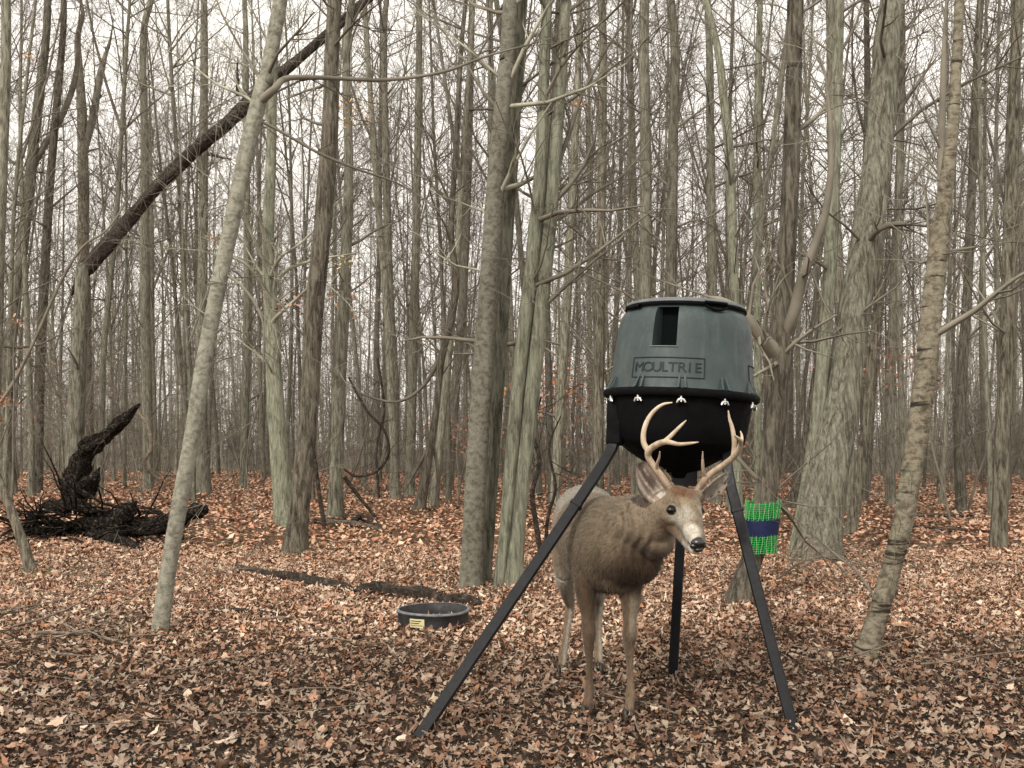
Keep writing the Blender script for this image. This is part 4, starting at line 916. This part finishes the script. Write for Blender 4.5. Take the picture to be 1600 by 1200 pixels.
prim_chain(bd, [(940,832,5.10,.15,.08),(943,866,5.06,.12,.07),(939,896,5.08,.078,.052),(936,920,5.18,.050,.038),(936,941,5.28,.037,.028),(935,963,5.25,.027,.023),(935,990,5.20,.021,.019),(935,1006,5.14,.021,.020),(935,1016,5.12,.027,.024),(935,1027,5.09,.021,.022),(935,1031,5.08,.018,.02)], 16)
prim_chain(bd, [(897,785,5.28,.035,.05),(892,812,5.36,.035,.06),(890,842,5.38,.02,.035)], 12)   # tail
def ear(bd, b_, t_, wd, d0, d1, cup, turn=0, th=.006):
    a_ = P(b_[0], b_[1], d0); e_ = P(t_[0], t_[1], d1); axv = e_-a_; L = axv.length; axn = axv/L
    fwd = Vector((turn, -1, 0)).normalized(); sd = axn.cross(fwd).normalized(); nf = sd.cross(axn).normalized()
    nu, nv = 16, 10; V = []; lay = []
    for s_ in (0, 1):
        for i in range(nu+1):
            u_ = i/nu; w_ = wd*(math.sin(PI*min(1, u_*.86+.12))**.75)*(1 if u_ < .97 else .4)
            if i == nu: w_ = .003
            for j in range(nv+1):
                v_ = -1+2*j/nv; q_ = a_+axv*u_+sd*v_*w_+nf*(cup*(v_*v_-.7)*w_*1.0+ .02*math.sin(u_*PI))-nf*(th*(2*s_-1))*(1-.45*abs(v_))
                V.append(q_)
    st = (nu+1)*(nv+1); fs = []
    for i in range(nu):
        for j in range(nv):
            k = i*(nv+1)+j; fs.append((k, k+1, k+nv+2, k+nv+1)); fs.append((k+st+nv+1, k+st+nv+2, k+st+1, k+st))
        k0_, k1_ = i*(nv+1), (i+1)*(nv+1); fs.append((k0_, k1_, k1_+st, k0_+st)); fs.append((k1_+nv, k0_+nv, k0_+nv+st, k1_+nv+st))
    for j in range(nv): fs.append((j, j+st, j+1+st, j+1)); k = nu*(nv+1)+j; fs.append((k+1, k+1+st, k+st, k))
    bd.raw([tuple(v) for v in V], fs)
ear(bd, (1042, 788), (998, 722), .074, 3.99, 4.02, .8, .05)
ear(bd, (1090, 782), (1138, 738), .042, 3.97, 3.99, .95, .9)
raw = bd.mesh('buck_shape', None)
tmp = bpy.data.objects.new('tmp', raw); COL.objects.link(tmp)
md = tmp.modifiers.new('r', 'REMESH'); md.mode = 'VOXEL'; md.voxel_size = .0058
md = tmp.modifiers.new('s', 'SMOOTH'); md.factor = .5; md.iterations = 7
dg = bpy.context.evaluated_depsgraph_get(); me = bpy.data.meshes.new_from_object(tmp.evaluated_get(dg)); bpy.data.objects.remove(tmp)
nv_ = len(me.vertices); co = np.zeros(nv_*3, np.float32); me.vertices.foreach_get('co', co); co = co.reshape(-1, 3).astype(float)
nr = np.zeros(nv_*3, np.float32); me.vertices.foreach_get('normal', nr); nr = nr.reshape(-1, 3).astype(float)
# neck folds
fold = sstep((1-np.linalg.norm((co-np.array(P(985, 835, 4.12)))/np.array([.15, .22, .20]), axis=1))/.5)
co = co+nr*(fold*.0055*np.sin(co[:, 0]*150+np.sin(co[:, 2]*22)*1.3+np.array([noise.noise(Vector(p*9)) for p in co])*5))[:, None]
# coat colours, with shade painted onto the right foreleg
col = np.tile(np.array((.215, .172, .118)), (nv_, 1))
def blend(mask, c_): 
    global col
    col = col*(1-mask[:, None])+np.array(c_)*mask[:, None]
def ball(px, py, d, r_, soft=.5, sc=(1, 1, 1)):
    dist = np.linalg.norm((co-np.array(P(px, py, d)))/np.array(sc), axis=1)/r_
    return sstep((1-dist)/soft)
nn = np.array([noise.noise(Vector(p*7)) for p in co]); n2 = np.array([noise.noise(Vector((p[0]*60, p[1]*60, p[2]*22))) for p in co])
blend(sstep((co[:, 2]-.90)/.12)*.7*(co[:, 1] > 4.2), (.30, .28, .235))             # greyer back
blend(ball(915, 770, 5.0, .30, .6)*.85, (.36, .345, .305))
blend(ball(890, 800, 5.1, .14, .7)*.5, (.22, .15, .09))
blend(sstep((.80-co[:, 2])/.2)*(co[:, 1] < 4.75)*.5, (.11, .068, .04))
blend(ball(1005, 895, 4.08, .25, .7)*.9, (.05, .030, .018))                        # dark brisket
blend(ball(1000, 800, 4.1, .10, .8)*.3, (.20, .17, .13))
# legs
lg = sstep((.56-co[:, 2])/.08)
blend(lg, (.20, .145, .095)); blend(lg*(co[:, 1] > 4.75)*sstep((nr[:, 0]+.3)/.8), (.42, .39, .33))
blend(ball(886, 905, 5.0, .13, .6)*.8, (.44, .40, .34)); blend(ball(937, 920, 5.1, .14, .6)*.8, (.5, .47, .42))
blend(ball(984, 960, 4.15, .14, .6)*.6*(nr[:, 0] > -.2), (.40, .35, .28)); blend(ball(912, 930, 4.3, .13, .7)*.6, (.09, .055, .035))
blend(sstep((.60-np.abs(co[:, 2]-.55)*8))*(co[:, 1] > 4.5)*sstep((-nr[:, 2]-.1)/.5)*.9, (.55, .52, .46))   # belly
blend(lg*(co[:, 1] < 4.6)*(co[:, 0] < (950-HX)/F*4.3)*.75, (.10, .066, .043)); blend(lg*(co[:, 1] < 4.6)*sstep((-nr[:, 0]+.1)/.5)*.4, (.12, .08, .05))  # right foreleg darkened: its shade is put into the coat colour
# head
hd = (co[:, 1] < 4.12)*sstep((co[:, 2]-.62)/.05)
blend(hd*ball(1060, 800, 3.95, .22, .3), (.26, .205, .145))
blend(ball(1068, 764, 3.92, .074, .45)*.95, (.15, .075, .038)); blend(ball(1068, 783, 3.86, .03, .8)*.6*(n2 > 0), (.42, .34, .22))                       # rusty crown
blend(ball(1044, 824, 3.93, .058, .7)*.8, (.17, .10, .055)); blend(ball(1038, 800, 3.96, .045, .7)*.5, (.19, .115, .065))
blend(ball(1068, 803, 3.84, .062, .7)*.75, (.47, .445, .38))                        # grey cheek and bridge
blend(ball(1054, 814, 3.87, .050, .7)*.85, (.48, .45, .38))
blend(ball(1050, 798, 3.88, .034, .45), (.46, .42, .34)); blend(ball(1049, 797, 3.885, .0245, .25), (.02, .015, .012))                           # eye ring
blend(ball(1094, 797, 3.88, .024, .45)*.8, (.46, .42, .34))
blend(ball(1079, 834, 3.82, .052, .5)*.9, (.74, .71, .63))                        # white muzzle band
blend(ball(1082, 858, 3.83, .034, .5), (.66, .63, .57)); blend(ball(1068, 852, 3.86, .026, .6)*.8, (.6, .56, .5))
blend(ball(1062, 866, 3.95, .04, .5)*.6, (.5, .45, .38))
blend(ball(1092, 848, 3.79, .027, .25), (.012, .011, .012))                        # nose leather
blend(ball(1076, 848, 3.825, .012, .4)*.9, (.03, .022, .02)); blend(ball(1082, 854, 3.81, .012, .4)*.9, (.02, .017, .016))
blend(ball(1034, 782, 3.97, .022, .5)*.8, (.6, .55, .47))
# ears: pale hair inside with a dark middle, thin dark rim
e1 = P(1017, 755, 4.0); 
ea, ee = np.array(P(1042, 788, 3.99)), np.array(P(998, 722, 4.02)); el_ = np.linalg.norm(ee-ea); ex = (ee-ea)/el_
eu = (co-ea)@ex/el_; es = np.cross(ex, np.array([0, -1., 0])); es /= np.linalg.norm(es); ev = (co-ea)@es/(.074*np.maximum(.1, np.sin(PI*np.clip(eu*.86+.12, 0, 1))**.75))
streak = np.array([noise.noise(Vector((v_*5, u_*2.2, 3))) for u_, v_ in zip(eu, ev)])
inear = ((eu > .16)&(eu < 1.1)&(np.abs(ev) < 1.5)&(co[:, 1] < 4.1)&(co[:, 0] < (1036-HX)/F*4.0)).astype(float)
front = sstep((-nr[:, 1]-.05)/.4)
blend(inear, (.20, .15, .105)); blend(inear*front, (.34, .27, .225))
blend(inear*front*sstep((.55-np.abs(ev+.15))/.35)*sstep((eu-.22)/.3)*.9, (.085, .055, .047))
blend(inear*front*sstep((streak-.02)/.2)*.75*(eu < .85), (.52, .46, .40))
blend(inear*front*sstep((.42-eu)/.2)*.8*(ev > -.3), (.66, .61, .54))
blend(inear*sstep((np.abs(ev)-.78)/.15)*.9, (.05, .035, .026)); blend(inear*sstep((eu-.86)/.1)*.8, (.05, .035, .026))
inr = ball(1118, 758, 3.98, .085, .2)*(co[:, 0] > (1102-HX)/F*3.98)
blend(inr, (.33, .29, .24)); blend(inr*ball(1106, 765, 3.95, .03, .6)*.5, (.55, .5, .44))
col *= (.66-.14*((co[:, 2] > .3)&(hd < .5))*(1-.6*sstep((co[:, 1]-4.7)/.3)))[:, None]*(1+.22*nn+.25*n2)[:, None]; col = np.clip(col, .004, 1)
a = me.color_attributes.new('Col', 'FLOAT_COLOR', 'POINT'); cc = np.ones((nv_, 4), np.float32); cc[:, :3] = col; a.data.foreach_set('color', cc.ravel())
for pl in me.polygons: pl.use_smooth = True
M_coat, n, b, c_ = vcol_mat('deer_coat', .85, .15, ((1, 1, .45), 150, (.7, .68, .66), (1.25, 1.22, 1.2)))
b.inputs['Sheen Weight'].default_value = .15; b.inputs['Sheen Roughness'].default_value = .5
bump(n, b, noise_n(n, mapping(n, (1, 1, .35)), 120, 4, .6), .5, .006)
me.materials.clear(); me.materials.append(M_coat)
cl = (co-np.array(D0)).astype(np.float32); me.vertices.foreach_set('co', cl.ravel()); me.update()
link('body', me, deer)
# short fur
nf = 60000; pick = RNG.integers(0, nv_, nf); bp = co[pick]; bn = nr[pick]
notnose = np.linalg.norm(bp-np.array(P(1092, 849, 3.79)), axis=1) > .036; pick = pick[notnose]; bp = bp[notnose]; bn = bn[notnose]; nf = len(pick)
head = (bp[:, 1] < 4.05)&(bp[:, 2] > .7)
flow = np.tile(np.array([[-.05, .8, -.75]]), (nf, 1)); flow[head] = np.array([-.55, .45, .5]); flow[bp[:, 2] < .55] = np.array([0, .1, -1])
flow += RNG.normal(size=(nf, 3))*.22; fl = flow-bn*(flow*bn).sum(1, keepdims=True)*.9; fl /= np.linalg.norm(fl, axis=1, keepdims=True)
dr_ = fl*.93+bn*(.30+.12*RNG.uniform(size=(nf, 1))); L = np.where(head, .010, .024)*RNG.uniform(.6, 1.3, nf); L[bp[:, 2] < .5] *= .4
sd = np.cross(bn, fl); wd = np.where(head, .0009, .0014)[:, None]
pj = bp+RNG.normal(size=(nf, 3))*.0022
V = np.stack([pj-sd*wd-bn*.002, pj+sd*wd-bn*.002, pj+dr_*L[:, None]], 1).reshape(-1, 3)-np.array(D0)
fc = col[pick]*RNG.uniform(.68, 1.38, (nf, 1))
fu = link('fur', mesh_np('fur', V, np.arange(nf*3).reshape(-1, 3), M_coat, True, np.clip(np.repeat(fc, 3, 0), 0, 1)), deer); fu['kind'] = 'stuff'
# eyes, nose, hooves, antlers
def part(name, fn, mat, sub=0):
    bd = B(); fn(bd); me = bd.mesh(name, mat, D0); return link(name, me, deer)
M_eye = plain('dark_wet_eye', (.005, .003, .003), .08, .35); M_nose = plain('wet_black_nose', (.010, .010, .011), .28, .6, 0, 160, .5); M_hoof = plain('dark_hoof', (.02, .016, .013), .5, .4)
part('eye', lambda q: ell(q, 1048.5, 797, 3.893, .0205, .019, .0165), M_eye); part('eye', lambda q: ell(q, 1095, 797.5, 3.903, .0145, .018, .015), M_eye)
def nosef(q):
    ell(q, 1091, 848, 3.800, .030, .024, .020); ell(q, 1084, 853, 3.798, .016, .014, .013); ell(q, 1098, 852, 3.800, .014, .013, .013); ell(q, 1091, 859, 3.808, .019, .016, .010)
part('nose', nosef, M_nose)
for (x, y, d) in ((917, 1103, 4.25), (982, 1109, 4.18), (877, 1047.5, 5.02), (934.5, 1041, 5.08)):
    def hf(q, x=x, y=y, d=d):
        gz = float(ground((x-HX)/F*d, d))
        for s_ in (-.014, .014):
            c_ = P(x, y, d); c_.x += s_; V = []
            for i, (zz, sc) in enumerate(((-.005, 1.0), (.03, .88), (.055, .68))):
                for j in range(10): a_ = 2*PI*j/10; V.append((c_.x+.0155*sc*math.cos(a_), c_.y-.012*(1-sc)*-1+.034*sc*math.sin(a_), gz+zz))
            V.append((c_.x, c_.y, gz+.058)); fs = [(i*10+j, i*10+(j+1) % 10, (i+1)*10+(j+1) % 10, (i+1)*10+j) for i in range(2) for j in range(10)]+[(30, 20+j, 20+(j+1) % 10) for j in range(10)]
            q.raw(V, fs)
    part('hoof', hf, M_hoof)
m, n, b = newmat('antler_bone', .45, .4); v = mapping(n, (1, 1, .5)); f = noise_n(n, v, 22, 5, .65)
gz_ = n.nodes.new('ShaderNodeSeparateXYZ'); n.links.new(mapping(n, (1, 1, 1)), gz_.inputs[0])
mr = n.nodes.new('ShaderNodeMapRange'); mr.inputs[1].default_value = .98; mr.inputs[2].default_value = 1.24; n.links.new(gz_.outputs[2], mr.inputs[0])
n.links.new(mixc(n, mr.outputs[0], ramp(n, f, [(.35, (.07, .042, .027)), (.6, (.27, .19, .125))]), ramp(n, f, [(.3, (.30, .215, .14)), (.65, (.56, .47, .36))])), b.inputs['Base Color']); bump(n, b, noise_n(n, mapping(n, (1, 1, .3)), 90, 3), .4, .004); M_ant = m
def antler(chains):
    bd = B()
    for rows in chains: prim_chain(bd, [(*q_[:3], q_[3]*.88) for q_ in rows], 12, 9*len(rows))
    tmp = bpy.data.objects.new('tmp', bd.mesh('antler', None)); COL.objects.link(tmp)
    md = tmp.modifiers.new('r', 'REMESH'); md.mode = 'VOXEL'; md.voxel_size = .0021; md = tmp.modifiers.new('s', 'SMOOTH'); md.factor = .5; md.iterations = 3
    dg = bpy.context.evaluated_depsgraph_get(); me = bpy.data.meshes.new_from_object(tmp.evaluated_get(dg)); bpy.data.objects.remove(tmp)
    me.transform(Matrix.Translation(-D0)); [setattr(p, 'use_smooth', True) for p in me.polygons]; me.materials.clear(); me.materials.append(M_ant); return link('antler', me, deer)
antler([[(1049,772,3.95,.019),(1043,758,3.955,.018),(1032,742,3.97,.0165),(1021,727,3.98,.015),(1013,714,3.985,.0155),(1014,704,3.97,.0165),(1024,696,3.94,.0155),(1036,691,3.90,.0145),(1046,691,3.87,.012),(1060,694,3.83,.0095),(1076,693,3.80,.0075),(1091,691,3.77,.0035)],
  [(1014,706,3.975,.015),(1006,692,3.985,.0135),(1006,674,3.99,.0125),(1012,656,3.99,.0115),(1023,641,3.98,.0095),(1036,632,3.97,.0075),(1050,629,3.95,.0035)],
  [(1036,692,3.90,.012),(1046,683,3.885,.0105),(1056,673,3.875,.009),(1065,664,3.865,.007),(1072,657,3.86,.0035)],
  [(1026,733,3.97,.009),(1027,724,3.95,.008),(1030,715,3.93,.006),(1031,706,3.91,.003)],
  [(1040,769,3.952,.009),(1051,768,3.935,.010),(1058,762,3.95,.008)]])
antler([[(1090,768,3.97,.019),(1095,758,3.975,.0175),(1104,746,3.985,.0165),(1118,735,3.99,.0155),(1134,724,3.985,.015),(1147,713,3.96,.0145),(1155,701,3.92,.0135),(1157,690,3.88,.0115),(1152,684,3.85,.008),(1147,680,3.83,.003)],
  [(1145,713,3.965,.010),(1147,700,3.965,.0115),(1147,686,3.96,.0115),(1144,668,3.955,.0095),(1140,655,3.95,.007),(1138,642,3.945,.0035)],
  [(1156,697,3.91,.009),(1159,688,3.92,.008),(1159,680,3.93,.006),(1157,674,3.94,.003)],
  [(1103,748,3.985,.0095),(1099,736,3.965,.0085),(1098,722,3.95,.007),(1098,706,3.93,.003)]])
